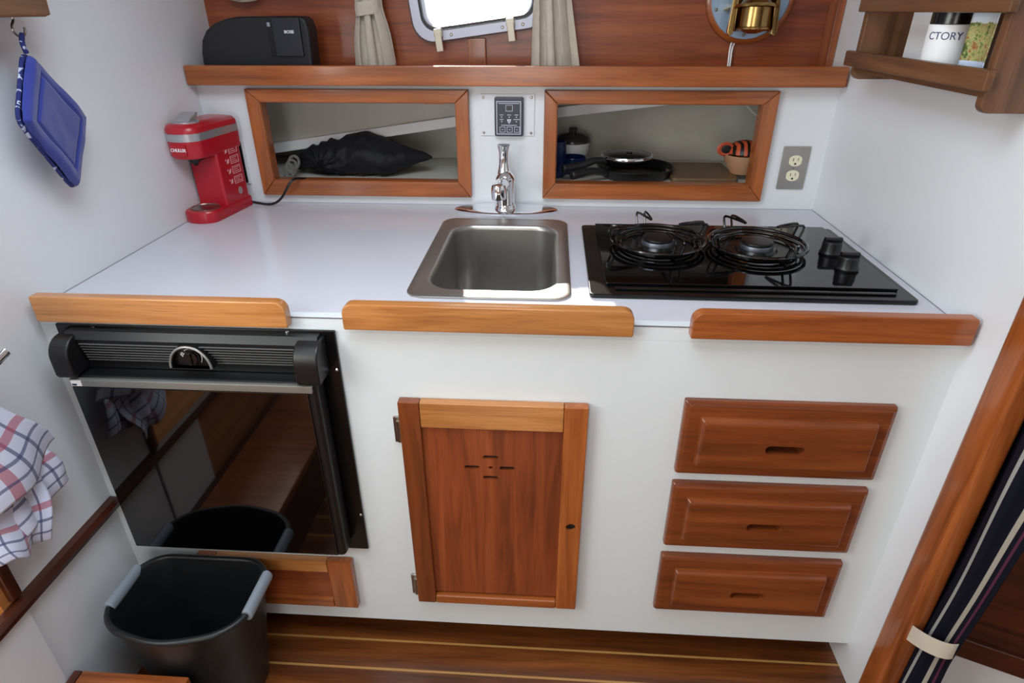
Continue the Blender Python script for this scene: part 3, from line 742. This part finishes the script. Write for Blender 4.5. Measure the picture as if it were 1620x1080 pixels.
for s in (-1, 1):
    bm = prism(B(), [(lc[0] + s * .047, 1.337), (lc[0] + s * .0555, 1.332), (lc[0] + s * .062, 1.340), (lc[0] + s * .058, 1.41), (lc[0] + s * .050, 1.425), (lc[0] + s * .045, 1.40)], 'y', ly - .006, ly + .008, .002)
    box(bm, lc[0] + s * .050 - .004, lc[0] + s * .050 + .004, ly, YP - .0155, 1.392, 1.404, .002)
    obj('gimbal_arm', bm, M_BRASS, G)
bm = B(); tube(bm, [(lc[0] - .062, YP - .004, 1.39), (lc[0] - .050, ly - .03, 1.400), (lc[0], ly - .043, 1.404), (lc[0] + .050, ly - .03, 1.400), (lc[0] + .062, YP - .004, 1.39)], .0045, 8, smooth=2)
obj('gimbal_ring', bm, M_BRASS, G)
bm = B(); tube(bm, [(.470, .864, 1.318), (.466, .860, 1.300), (.467, .858, 1.26), (.467, .858, 1.2368)], .0022, 8, smooth=1); tube(bm, [(.478, .864, 1.316), (.4715, .860, 1.300), (.4725, .858, 1.26), (.4725, .858, 1.2368)], .0022, 8, smooth=1)
obj('wire', bm, M_WHT, G)

# ------------------------------------------------------------------ coffee maker
cm = thing('coffee_maker', 'red single-serve coffee maker in the back left corner of the worktop', 'coffee maker', (-.9035, .622, CZ), math.radians(-7))
w2, yb, yfr = .0445, .090, -.100       # half width, back y, front y (local)
def dshape(w, y0, y1, z, n=16, k=.72):
    p = [(w, y1, z), (-w, y1, z)]
    rd = w * 1.0
    p += [(-w * cos(PI * i / n) , y0 + rd * k - rd * k * sin(PI * i / n), z) for i in range(n + 1)]
    return p
def dl_(specs, c0=True, c1=True): return loops(B(), [dshape(*s) for s in specs], c0, c1)
obj('base', dl_([(w2, yfr, yb, .0004), (w2 + .001, yfr - .001, yb, .004), (w2 + .001, yfr - .001, yb, .022), (w2 - .003, yfr + .003, yb, .0275)]), M_RED, cm, True, 40)
obj('column', prism(B(), rrect(-w2 + .003, w2 - .003, -.018, yb - .001, .006, 4), 'z', .027, .200, 0), M_RED, cm, True)
hd = obj('head', dl_([(w2 - .004, yfr + .006, yb, .150), (w2, yfr + .001, yb, .156), (w2 + .001, yfr, yb, .189)]), M_RED, cm, True, 40)
obj('silver_band', dl_([(w2 + .0012, yfr - .0005, yb + .0003, .1892), (w2 + .0015, yfr - .001, yb + .0004, .206)]), M_SILV, cm, True, 40)
obj('lid', dl_([(w2 + .001, yfr - .0002, yb, .2062), (w2, yfr + .001, yb, .216), (w2 - .006, yfr + .007, yb - .005, .224), (w2 - .020, yfr + .024, yb - .018, .2275)]), M_RED, cm, True, 50)
bm = loops(B(), [[(.034 * a * cos(2 * PI * k / 28), -.052 + .030 * a * sin(2 * PI * k / 28), z) for k in range(28)] for a, z in ((1, .220), (1, .2285), (.9, .2295))], True, True)
obj('lid_ring', bm, M_SILV, cm, True)
bm = prism(B(), [(-.068, .2290), (-.036, .2290), (-.024, .2450), (-.032, .2460), (-.060, .2360)], 'x', -.022, .022, .003); obj('lid_lever', bm, M_SILV, cm, True)
obj('drip_tray', loops(B(), [[(.038 * a * cos(2 * PI * k / 28), -.052 + .034 * a * sin(2 * PI * k / 28), z) for k in range(28)] for a, z in ((1, .0272), (1, .0295), (.94, .0300), (.92, .0285), (.2, .0285))], False, True), M_PEWT, cm, True)
bm = lathe(B(), [(.016, .1495), (.014, .140), (.007, .132), (.004, .128)], (0, -.050, 0), 20); box(bm, -.009, .009, -.045, -.018, .138, .1495, .002); obj('nozzle', bm, M_BLK, cm, True)
obj('badge', box(B(), -.020, .020, yfr - .0010, yfr + .004, .158, .183, .001), M_RED, cm, True)
text('lettering', 'CHULUX', .0098, TF(0, yfr - .0016, .1715), cm, M_WHT, local=True, sx=1.05, bold=.0003)
sd = w2 - .0026
def TS(y, z): return Matrix.Translation((sd, y, z)) @ Matrix.Rotation(PI / 2, 4, 'Z') @ Matrix.Rotation(PI / 2, 4, 'X')
bm = B()
for k in range(4):
    z = .150 - k * .0245
    plate(bm, [.036, .0372, .0708, .072], [z - .009, z - .0078, z + .0078, z + .009], {(1, 1)}, lambda a, c, q: (q, a, c), sd - .001, sd + .0004)
    for j in range(3): box(bm, sd - .001, sd + .0004, .041, .066 - .006 * (j % 2), z + .0042 - j * .0045, z + .0054 - j * .0045)
    prism(bm, [(.018, z - .006), (.027, z - .004), (.029, z + .005), (.022, z + .003)], 'x', sd - .001, sd + .0004)
    prism(bm, [(.012, z + .003), (.017, z + .006), (.016, z + .001)], 'x', sd - .001, sd + .0004)
obj('printed_steps', bm, plain('pink_print', (222, 170, 176), .5), cm, True)
obj('start_button', lathe(B(), [(.009, 0), (.009, .001), (.0075, .0016), (0, .0018)], (sd - .0006, .052, .048), 24, 'x'), M_SILV, cm, True)
bm = tube(B(), [(.030, yb + .001, .012), (.050, yb + .004, .006), (.10, yb - .005, .0045), (.125, .082, .012), (.150, .075, .030), (.166, .075, .052), (.180, .080, .074), (.187, .098, .080), (.190, .150, .066)], .0035, 8, smooth=2)
obj('power_cord', bm, M_BLK, cm, True)

for c_ in cm.children:
    if c_.name != 'power_cord': c_.data.transform(Matrix.Diagonal((1, 1, 1.085, 1)))

# ------------------------------------------------------------------ things in the lockers
LF = .9552
bag = thing('drawstring_bag', 'black drawstring bag lying in the left locker', 'bag', (-.58, .88, LF))
def bagf(u, v):
    t = u; a = 2 * PI * v
    x = -.775 + .420 * t
    env = min(1, (t / .28)) ** .6 * (1 - max(0, (t - .66) / .34) ** 1.15)
    hgt = .050 * env * (1 + .10 * sin(4.2 * t * PI + 1.0)) + .003
    dep = .075 * env + .005
    zc = LF + .001 + hgt + .046 * max(0, (t - .66) / .34) ** 1.1 + .010 * (1 - min(1, t / .28))
    y = .880 + dep * cos(a); z = zc + hgt * sin(a)
    p = Vector((x, y, z))
    kn = Vector((-.672, .81, LF + .034)); d = (p - kn); rr = max(.012, d.length)
    ang = math.atan2(d.z, d.x)
    cre = .0068 * sin(12 * ang + 2 * sin(rr * 40)) * math.exp(-rr / .11) + .006 * noise.noise(p * 20) + .003 * noise.noise(p * 55)
    cre *= min(1, env * 3)
    nrm = Vector((0, cos(a), sin(a))); q = p + nrm * cre
    q.z = max(LF + .0008, q.z); return q
obj('sack', surf(bagf, 120, 72), M_BAG, bag, smooth=80)
bm = B()
for k in range(3):
    tube(bm, [(-.764 + .007 * k + .015 * cos(t), .800 + .004 * k + .02 * sin(t) * .4, LF + .024 + .011 * k + .017 * sin(t)) for t in [2 * PI * j / 18 for j in range(18)]], .0042, 8, True)
tag(obj('cord_coil', bm, M_ROPE), 'small coil of grey cord beside the black bag in the left locker', 'cord')
pl = tag(obj('wood_block', box(B(), -.345, -.292, .765, .785, 1.1725, 1.1795, .001), plain('orange_wood', (204, 130, 50), .5)), 'thin orange wooden piece under the top of the left locker opening', 'wood piece')
pl.location.z = 1.1690

def mug(x, y, r, h, label, name='mug'):
    m = thing(name, label, 'mug', (x, y, LF), group='navy mugs in the right locker')
    lathe(bm := B(), [(0, .0004), (r * .85, .0004), (r * .95, .004), (r, .012), (r, h - .002), (r - .001, h), (r - .0035, h - .001), (r - .0035, .010), (0, .007)], (x, y, LF), 36)
    obj('cup', bm, M_NAVY, m, smooth=50)
    tube(bm := B(), [(x + .0 + (r - .002) * cos(2.4), y + (r - .002) * sin(2.4), LF + h * .85), (x + (r + .022) * cos(2.4), y + (r + .022) * sin(2.4), LF + h * .80), (x + (r + .022) * cos(2.4), y + (r + .022) * sin(2.4), LF + h * .35), (x + (r - .002) * cos(2.4), y + (r - .002) * sin(2.4), LF + h * .22)], .0045, 8, smooth=2)
    obj('handle', bm, M_NAVY, m)
mug(.012, .875, .032, .102, 'tall navy blue mug at the left end of the right locker')
mug(.066, .925, .040, .048, 'short navy blue mug beside the taller one in the right locker')
bw = thing('lidded_bowl', 'white bowl with a dark clear lid behind the blue mugs', 'bowl', (.068, 1.022, LF))
obj('bowl', lathe(B(), [(0, .001), (.032, .001), (.034, .006), (.050, .045), (.054, .073), (.052, .073), (.047, .045), (.03, .008), (0, .006)], (.066, 1.022, LF), 36), M_WHT, bw, smooth=50)
obj('lid', lathe(B(), [(.056, .0735), (.057, .079), (.05, .092), (.03, .100), (.012, .102), (.014, .112), (.010, .116), (0, .117)], (.066, 1.022, LF), 36), plain('smoky_lid', (62, 58, 56), .2), bw, smooth=50)
def pan(cx, cy, z, r, h, label, hang, hl, glass, hz_):
    p = thing('frying_pan', label, 'pan', (cx, cy, z), group='frying pans in the right locker')
    obj('pan_body', lathe(B(), [(0, .0005), (r * .80, .0005), (r * .88, .004), (r, h), (r + .002, h), (r + .002, h + .0015), (r - .002, h + .0015), (r * .86, .007), (0, .005)], (cx, cy, z), 48), M_PAN, p, smooth=50)
    a = math.radians(hang)
    q = lambda d, zz: (cx + d * cos(a), cy + d * sin(a), zz)
    bm = tube(B(), [q(r - .004, z + h * .7), q(r + .03, z + h * .9 + .004), q(r + hl * .5, hz_ + .004), q(r + hl * .8, hz_), q(r + hl, hz_ - .001)], lambda t: .0085 + .005 * t - .006 * max(0, t - .9) * 10 * .6, 12, smooth=2)
    obj('handle', bm, plain('handle_black', (26, 26, 28), .5), p)
    if glass:
        g = obj('lid_rim', lathe(B(), [(r * .97, h + .0025), (r * 1.02, h + .0025), (r * 1.03, h + .006), (r * 1.0, h + .010), (r * .95, h + .010), (r * .95, h + .005)], (cx, cy, z), 56), M_CHROME, p, smooth=50)
        obj('lid_glass', lathe(B(), [(r * .95, h + .0085), (r * .7, h + .013), (r * .3, h + .0155), (0, h + .016)], (cx, cy, z), 48), plain('dark_glass', (14, 16, 20), .05), p, smooth=60)
        obj('lid_knob', lathe(B(), [(.006, h + .0155), (.009, h + .018), (.0095, h + .020), (.006, h + .0205), (.005, h + .019), (0, h + .019)], (cx + .005, cy - .01, z), 20), M_STEEL, p, smooth=50)
pan(.250, .890, LF, .112, .030, 'larger black frying pan, lowest of the two in the right locker', 214, .120, False, LF + .030)
pan(.222, .885, LF + .0325, .074, .022, 'small black frying pan with a steel-rimmed glass lid, on the larger pan', 205, .135, True, LF + .040)
bm = prism(B(), rrect(.345, .530, .800, 1.010, .012, 4), 'z', LF + .0005, LF + .0165, .003)
tag(obj('chopping_board', bm, M_BOARD), 'flat brown chopping board in the right locker beside the pans', 'board')
bx, by = .552, .870
tb_ = tag(obj('bowl', lathe(B(), [(0, .018), (.030, .018), (.033, .022), (.048, .045), (.056, .068), (.0565, .072), (.053, .072), (.045, .046), (.030, .025), (0, .023)], (bx, by, LF), 40), M_BOWL, smooth=50), 'tan ceramic bowl standing on the board end in the right locker', 'bowl')
tb_.location.z = LF + .0172
tg = thing('tiger_dish', 'orange dish with black tiger stripes lying in the tan bowl', 'dish', (bx, by, LF + .06))
m = Matrix.Rotation(math.radians(-10), 4, 'Y')
obj('dish', lathe(B(), [(0, 0), (.020, .001), (.040, .016), (.050, .034), (.047, .035), (.037, .019), (.018, .006), (0, .005)], (bx - .002, by, LF + .0655), 36, mat=Matrix.Rotation(math.radians(160), 4, 'X')) if False else
    lathe(B(), [(.050, 0), (.051, .003), (.046, .016), (.032, .028), (.014, .034), (0, .035)], (bx + .002, by, LF + .074), 36), M_TIGER, tg, smooth=60)
obj('ear', lathe(B(), [(0, -.004), (.016, -.003), (.020, 0), (.016, .004), (.012, .002), (0, .001)], (bx - .056, by - .012, LF + .086), 24, 'y', sx=1.25), plain('orange_glaze', (190, 84, 54), .4), tg, smooth=60)
obj('inner_ear', lathe(B(), [(0, .0045), (.009, .004), (.0115, .0025)], (bx - .054, by - .0125, LF + .086), 20, 'y', sx=1.3), M_DARK, tg)
bm = tube(B(), [(.548, 1.0, 1.19), (.560, 1.0, 1.160), (.576, .998, 1.140), (.600, .996, 1.118), (.640, .996, 1.098), (RW - .002, 1.0, 1.085)], .0032, 8, smooth=2)
tag(obj('electric_cable', bm, M_WHT), 'thin white cable in the upper right of the right locker', 'cable')

# ------------------------------------------------------------------ bin, step
def rb(x0, x1, y0, y1, r, z): return [(p[0], p[1] - .026 * (.5 + .5 * cos(PI * (p[0] - (x0 + x1) / 2) / ((x1 - x0) / 2))) * (1 if p[1] < (y0 + y1) / 2 else 0), z) for p in rrect_s(x0, x1, y0, y1, r)]
def rrect_s(x0, x1, y0, y1, r, n=8, m=8):
    c = rrect(x0, x1, y0, y1, r, n); o = []
    for i, p in enumerate(c):
        o.append(p); q = c[(i + 1) % len(c)]
        if i % (n + 1) == n:
            for k in range(1, m): o.append((p[0] + (q[0] - p[0]) * k / m, p[1] + (q[1] - p[1]) * k / m))
    return o
BX0, BX1, BY0, BY1, BZ = -.897, -.592, -.222, -.028, .300
Nb = thing('waste_bin', 'black plastic bin with grey side grips on the floor under the fridge', 'bin', (-.745, -.115, 0))
def bs(i, z, f): # taper
    return rb(BX0 + i, BX1 - i, BY0 + i * .8, BY1 - i * .8, max(.03, .066 - .5 * i), z)
bm = loops(B(), [bs(.050, .0010, 0), bs(.045, .0060, 0), bs(.030, .1200, 0), bs(.016, .2200, 0), bs(.008, .2820, 0), bs(.001, .2950, 0), bs(0, .3040, 0), bs(.003, .3080, 0), bs(.009, .3080, 0), bs(.012, .3030, 0), bs(.016, .2820, 0), bs(.023, .2200, 0), bs(.037, .1200, 0), bs(.052, .0100, 0)], True, True)
obj('tub', bm, M_RUB, Nb, smooth=50)
obj('rim', tube(B(), bs(.005, .302, 0), .0068, 10, True), M_RUB, Nb, smooth=60)
for s, x in ((-1, BX0 + .004), (1, BX1 - .004)):
    bm = B(); prism(bm, [(x - s * .001 + s * .0115 * cos(a), 0.3005 + .0150 * sin(a)) for a in [2 * PI * k / 20 for k in range(20)]], 'y', -.172, -.066, .004, 3)
    obj('side_grip', bm, M_GREY, Nb, smooth=50)
E_ = thing('companionway_step', 'brown wooden step top at the lower left, in front of the bin', 'step', (-.826, -.45, 0))
obj('tread', box(B(), -.928, -.703, -1.60, -.246, .180, .205, .004), M_TK['X'], E_)
obj('edge_strip', box(B(), -.946, -.9285, -1.60, -.246, .180, .205, .003), M_DK['Y'], E_)
obj('side_panel', box(B(), -.944, -.925, -1.60, -.27, 0, .1795), M_DK['Z'], E_); obj('side_panel', box(B(), -.722, -.703, -1.60, -.27, 0, .1795), M_DK['Z'], E_)

# ------------------------------------------------------------------ right wall rack
Q = thing('wall_rack', 'teak magazine rack on the right wall', 'rack', (.685, .27, 1.245))
rx0 = .642
def endb(y0, y1, z0):
    return prism(B(), [(RW - .001, 1.62), (rx0, 1.62)] + [(rx0 + .014 - .014 * cos(a), z0 + .014 - .014 * sin(a)) for a in [PI / 2 * k / 6 for k in range(7)]] + [(RW - .001, z0)], 'y', y0, y1, .003)
obj('end_board', endb(.042, .060, 1.2515), M_RK['Z'], Q); obj('end_board', endb(.495, .513, 1.2585), M_RK['Z'], Q)
obj('slat', box(B(), rx0 - .0135, rx0 - .0005, .030, .528, 1.2835, 1.3135, .003), M_RK['Y'], Q); obj('slat', box(B(), rx0 - .0135, rx0 - .0005, .030, .514, 1.3860, 1.4180, .003), M_RK['Y'], Q)
obj('bottom_board', box(B(), rx0, RW - .001, .0545, .4945, 1.2740, 1.2840), M_RK['Y'], Q)
obj('back_board', box(B(), RW - .008, RW - .001, .0545, .4945, 1.2845, 1.60), M_RK['Z'], Q)
RZ = 1.2843
tx, ty, tr = .680, .2500, .0345
Tm = thing('tumbler', 'white travel tumbler with black lid and blue lettering in the rack', 'tumbler', (tx, ty, RZ))
obj('cup', lathe(B(), [(0, .001), (.030, .001), (.0325, .004), (tr, .012), (tr, .0825), (.033, .0840)], (tx, ty, RZ), 48), M_WHT, Tm, smooth=50)
obj('lid', lathe(B(), [(.0332, .0842), (.0335, .085), (.0335, .126), (.031, .130), (0, .131)], (tx, ty, RZ), 40), M_BLKS, Tm, smooth=50)
vd = math.atan2(-.98 - ty, 0 - tx)     # direction the label faces
def wrap(c):
    a = vd + (c.x - .006) / tr
    r = tr + .0004 + c.z
    return Vector((tx + r * cos(a), ty + r * sin(a), RZ + .066 + c.y))
text('lettering', 'CTORY', .0168, None, Tm, plain('ink_blue', (62, 70, 110), .5), warp=wrap, sx=.95)
tag(obj('white_booklet', box(B(), .706, .7145, .335, .440, RZ, RZ + .150, .001), M_WHT), 'plain white booklet behind the tumbler in the rack', 'booklet')
bm = surf(lambda u, v: (.6580 + .010 * sin(PI * u), .094 + .066 * u, RZ + .0008 + .150 * v), 16, 8)
tag(obj('brochure', bm, M_BROCH, solid=.0015), 'glossy landscape brochure at the near end of the rack', 'brochure')

# ------------------------------------------------------------------ left wall rack, pot holder, towel
Y_ = thing('left_rack', 'teak rack edge on the left wall at the top left', 'rack', (-.91, -.1, 1.384))
obj('front_rail', prism(B(), [(.160, 1.3830), (.172, 1.3860), (.186, 1.60), (-.60, 1.60), (-.60, 1.3830)], 'x', -.884, -.868, .004), M_RK['Y'], Y_)
obj('bottom_board', box(B(), LW + .001, -.8845, -.60, .16, 1.3835, 1.3935), M_DK['Y'], Y_)
obj('end_board', box(B(), LW + .001, -.8845, 0.140, .158, 1.3945, 1.60), M_RK['Z'], Y_)
hy = .122
hk = thing('cup_hook', 'small bronze hook under the left rack holding the pot holder', 'hook', (-.8995, hy, 1.385))
obj('hook_wire', tube(B(), [(-.9, hy, 1.3833), (-.9, hy, 1.378), (-.9, hy - .008, 1.371), (-.899, hy - .010, 1.362), (-.899, hy - .002, 1.354), (-.898, hy + .009, 1.354), (-.898, hy + .015, 1.361), (-.898, hy + .016, 1.368)], .0019, 8, smooth=2), M_PEWT, hk)
# quilted pot holder: local u (horizontal diagonal) v (vertical)
ph = thing('pot_holder', 'blue quilted pot holder hanging by the left wall', 'pot holder', (-.9, .13, 1.09))
top, bot, lef, rig = Vector((-.8985, .1235, 1.3325)), Vector((-.9080, .1450, 1.0880)), Vector((-.868, .0240, 1.2345)), Vector((-.9265, .2540, 1.2075))
nrm = (rig - lef).cross(top - bot).normalized()
if nrm.x < 0: nrm = -nrm
def pht(side):
    def fn(u, v):
        p = top * (1 - u) * (1 - v) + rig * u * (1 - v) + lef * (1 - u) * v + bot * u * v
        du, dv = min(u, 1 - u), min(v, 1 - v); e = min(du, dv)
        edge = min(1, e / .055) ** .5; puff = .0075 * edge
        g = math.exp(-((e - .165) / .017) ** 2) if True else 0
        puff += .0035 * edge - .0050 * g + .0016 * noise.noise(p * 30) + .0015 * sin(9 * u + 2) * (e < .15)
        c = Vector((.5, .5)) ; q = Vector((u, v)) - c
        rnd = .060 * max(0, (abs(q.x) + abs(q.y) - .82) / .18)
        p = p + ((lef + rig + top + bot) / 4 - p) * rnd
        bend = .006 * sin(PI * v) * 0
        return p + nrm * puff * side
    return fn
b1 = surf(pht(1), 64, 64); obj('front', b1, M_BLUE, ph, smooth=80)
b2 = surf(pht(-1), 64, 64); obj('back', b2, M_PRINT, ph, smooth=80)
cen = (lef + rig + top + bot) / 4
bp = [a + (b - a) * k / 8 for a, b in ((top, rig), (rig, bot), (bot, lef), (lef, top)) for k in range(8)]
bp = [p + (cen - p) * (.060 if i % 8 == 0 else .012) for i, p in enumerate(bp)]
obj('binding', tube(B(), [p - nrm * .005 for p in bp], .0036, 10, True, smooth=1), M_PRINT, ph, smooth=80)
obj('hanging_loop', tube(B(), [top + Vector((0, 0, -.004)), top + Vector((.002, -.005, .012)), Vector((-.8975, hy + .001, 1.352)), Vector((-.8965, hy + .004, 1.3595)), Vector((-.8995, hy + .006, 1.352)), top + Vector((-.002, .002, .010)), top + Vector((0, .002, -.004))], .0034, 8, smooth=2), M_PRINT, ph)

tb = thing('towel_hook', 'chrome hook tip on the left wall above the towel', 'hook', (LW, -.2, .88))
obj('arm', tube(B(), [(LW + .001, -.235, .868), (-.925, -.232, .868), (-.905, -.215, .874), (-.896, -.180, .884), (-.894, -.145, .896)], lambda t: .0068 + .0022 * t, 12, smooth=2), M_CHROME, tb, smooth=60)
obj('rosette', lathe(B(), [(0, .001), (.018, .001), (.018, .004), (.010, .007), (0, .007)], (LW, -.235, .868), 24, 'x'), M_CHROME, tb)
tw = thing('dish_towel', 'white dish towel with navy and red checks hanging on the left wall', 'towel', (-.9, -.22, .55))
def towf(A, Bq, C_, D_, xo, amp, fr, seed):
    A, Bq, C_, D_ = [Vector(p) for p in (A, Bq, C_, D_)]      # A top-left, B top-right, C bottom-left, D bottom-right in (y,z)
    def fn(u, v):
        p = (A * (1 - u) + Bq * u) * (1 - v) + (C_ * (1 - u) + D_ * u) * v
        x = xo + amp * sin(2 * PI * fr * u + seed + 1.2 * v) * (.3 + .7 * v) + .006 * sin(7 * v + 3 * u)
        zz = p.y - .012 * sin(PI * u) * v + .006 * sin(14 * u + seed) * v
        return (x, p.x + .004 * sin(9 * v + seed), zz)
    return fn
obj('upper_fold', surf(towf((-.36, .930), (-.232, .900), (-.42, .655), (-.115, .690), -.893, .011, 1.6, .4), 50, 50), M_TOWEL, tw, smooth=80, solid=.0025)
obj('lower_fold', surf(towf((-.37, .80), (-.165, .775), (-.300, .580), (-.113, .602), -.915, .012, 1.9, 2.0), 50, 50), M_TOWEL, tw, smooth=80, solid=.0025)
obj('lower_corner', surf(towf((-.34, .70), (-.150, .690), (-.320, .590), (-.205, .540), -.904, .008, 1.4, 3.4), 40, 40), M_TOWEL, tw, smooth=80, solid=.0025)

# ------------------------------------------------------------------ doorway curtain and next cabin
dc = thing('door_curtain', 'navy striped curtain tied back beside the right door post', 'curtain', (.775, -.13, .02))
def dcf(u, v):
    z = .02 + 1.75 * v
    g = math.exp(-((z - .285) / .16) ** 2) if z > .285 else math.exp(-((z - .285) / .30) ** 2)
    fl = max(0, min(1, (z - .285) / .9))
    y1 = -.046; y0 = -.196 + .012 * g - .04 * fl
    if z < .285: y0 += .0; y1 += .012 * (1 - g)
    ph_ = 2 * PI * 2.3 * u
    y = y1 + (y0 - y1) * u + .006 * sin(ph_ * 1.5 + 1.5)
    x = .775 + (.009 + .006 * fl) * sin(ph_ + .5 + .5 * sin(2 * v)) * (1 - .15 * g) - .010 * sin(PI * u) + .004 * sin(z * 9 + 6 * u)
    return (x, y, z)
obj('fabric', surf(dcf, 110, 90), M_NAVYC, dc, smooth=80, solid=.003)
n = 40
def sp(zo, k, s):
    a = 2 * PI * k / n
    y = -.120 + .071 * s * cos(a); x = .772 + .038 * s * sin(a)
    return (x, y, .280 + zo + .46 * (-.08 - y))
bm = loops(B(), [[sp(zo, k, s) for k in range(n)] for zo, s in ((-.021, 1.0), (-.020, 1.03), (.020, 1.03), (.021, 1.0))])
obj('tie_back', bm, M_STRAP, dc, smooth=60, solid=.001)
nb = thing('berth_locker', 'dark wooden locker in the next cabin, past the striped curtain', 'locker', (1.4, -.05, 0), mat=Matrix.Translation((.9055, -.0625, 0)) @ Matrix.Rotation(math.radians(-23), 4, 'Z'))
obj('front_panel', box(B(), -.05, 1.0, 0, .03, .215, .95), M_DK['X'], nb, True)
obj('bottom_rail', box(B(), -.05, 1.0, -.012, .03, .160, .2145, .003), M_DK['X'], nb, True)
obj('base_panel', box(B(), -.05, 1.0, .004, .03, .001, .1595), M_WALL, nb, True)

# ------------------------------------------------------------------ light
w = bpy.data.worlds.new('world'); SC.world = w; w.use_nodes = True
nt = w.node_tree; bg = nt.nodes['Background']
tc = nt.nodes.new('ShaderNodeTexCoord'); nz = nt.nodes.new('ShaderNodeTexNoise'); nz.inputs['Scale'].default_value = 11; nz.inputs['Detail'].default_value = 4
cr = nt.nodes.new('ShaderNodeValToRGB'); cr.color_ramp.elements[0].position = .36; cr.color_ramp.elements[0].color = (.66, .80, .74, 1); cr.color_ramp.elements[1].position = .50; cr.color_ramp.elements[1].color = (.93, .97, 1, 1)
nt.links.new(tc.outputs['Generated'], nz.inputs['Vector']); nt.links.new(nz.outputs['Fac'], cr.inputs[0]); nt.links.new(cr.outputs[0], bg.inputs[0])
bg.inputs[1].default_value = 1.9

def lamp(name, kind, loc, direction, energy, color, **k):
    l = bpy.data.lights.new(name, kind); l.energy = energy; l.color = color
    for a, v in k.items(): setattr(l, a, v)
    o = link(bpy.data.objects.new(name, l)); o.location = loc
    o.rotation_euler = Vector(direction).to_track_quat('-Z', 'Y').to_euler(); return o
lamp('hatch_daylight', 'AREA', (-.26, -.445, 1.99), (0, .12, -1), 16, (.78, .88, 1), shape='RECTANGLE', size=.70, size_y=.73)
lamp('companionway_daylight', 'AREA', (-1.34, -1.10, 1.46), (1, .25, -.2), 23.5, (.95, 1, .97), shape='RECTANGLE', size=1.0, size_y=.75)
lamp('saloon_fill', 'AREA', (-.35, -3.22, 1.25), (.05, 1, -.05), 14, (1, .97, .93), shape='RECTANGLE', size=.8, size_y=1.0)  # added fill lamp behind the camera, lifts the lower cabinet front
lamp('cabin_daylight', 'AREA', (1.4, -.6, 1.93), (0, 0, -1), 3, (.93, .97, 1), shape='RECTANGLE', size=.5, size_y=.5)
lamp('sun', 'SUN', (0, 3, 4), (.25, -1, -.69), 9, (1, .96, .88), angle=math.radians(.5))

SC.view_settings.view_transform = 'Standard'; SC.view_settings.look = 'None'
SC.view_settings.exposure = -0.24; SC.view_settings.gamma = 1; SC.view_settings.use_curve_mapping = False
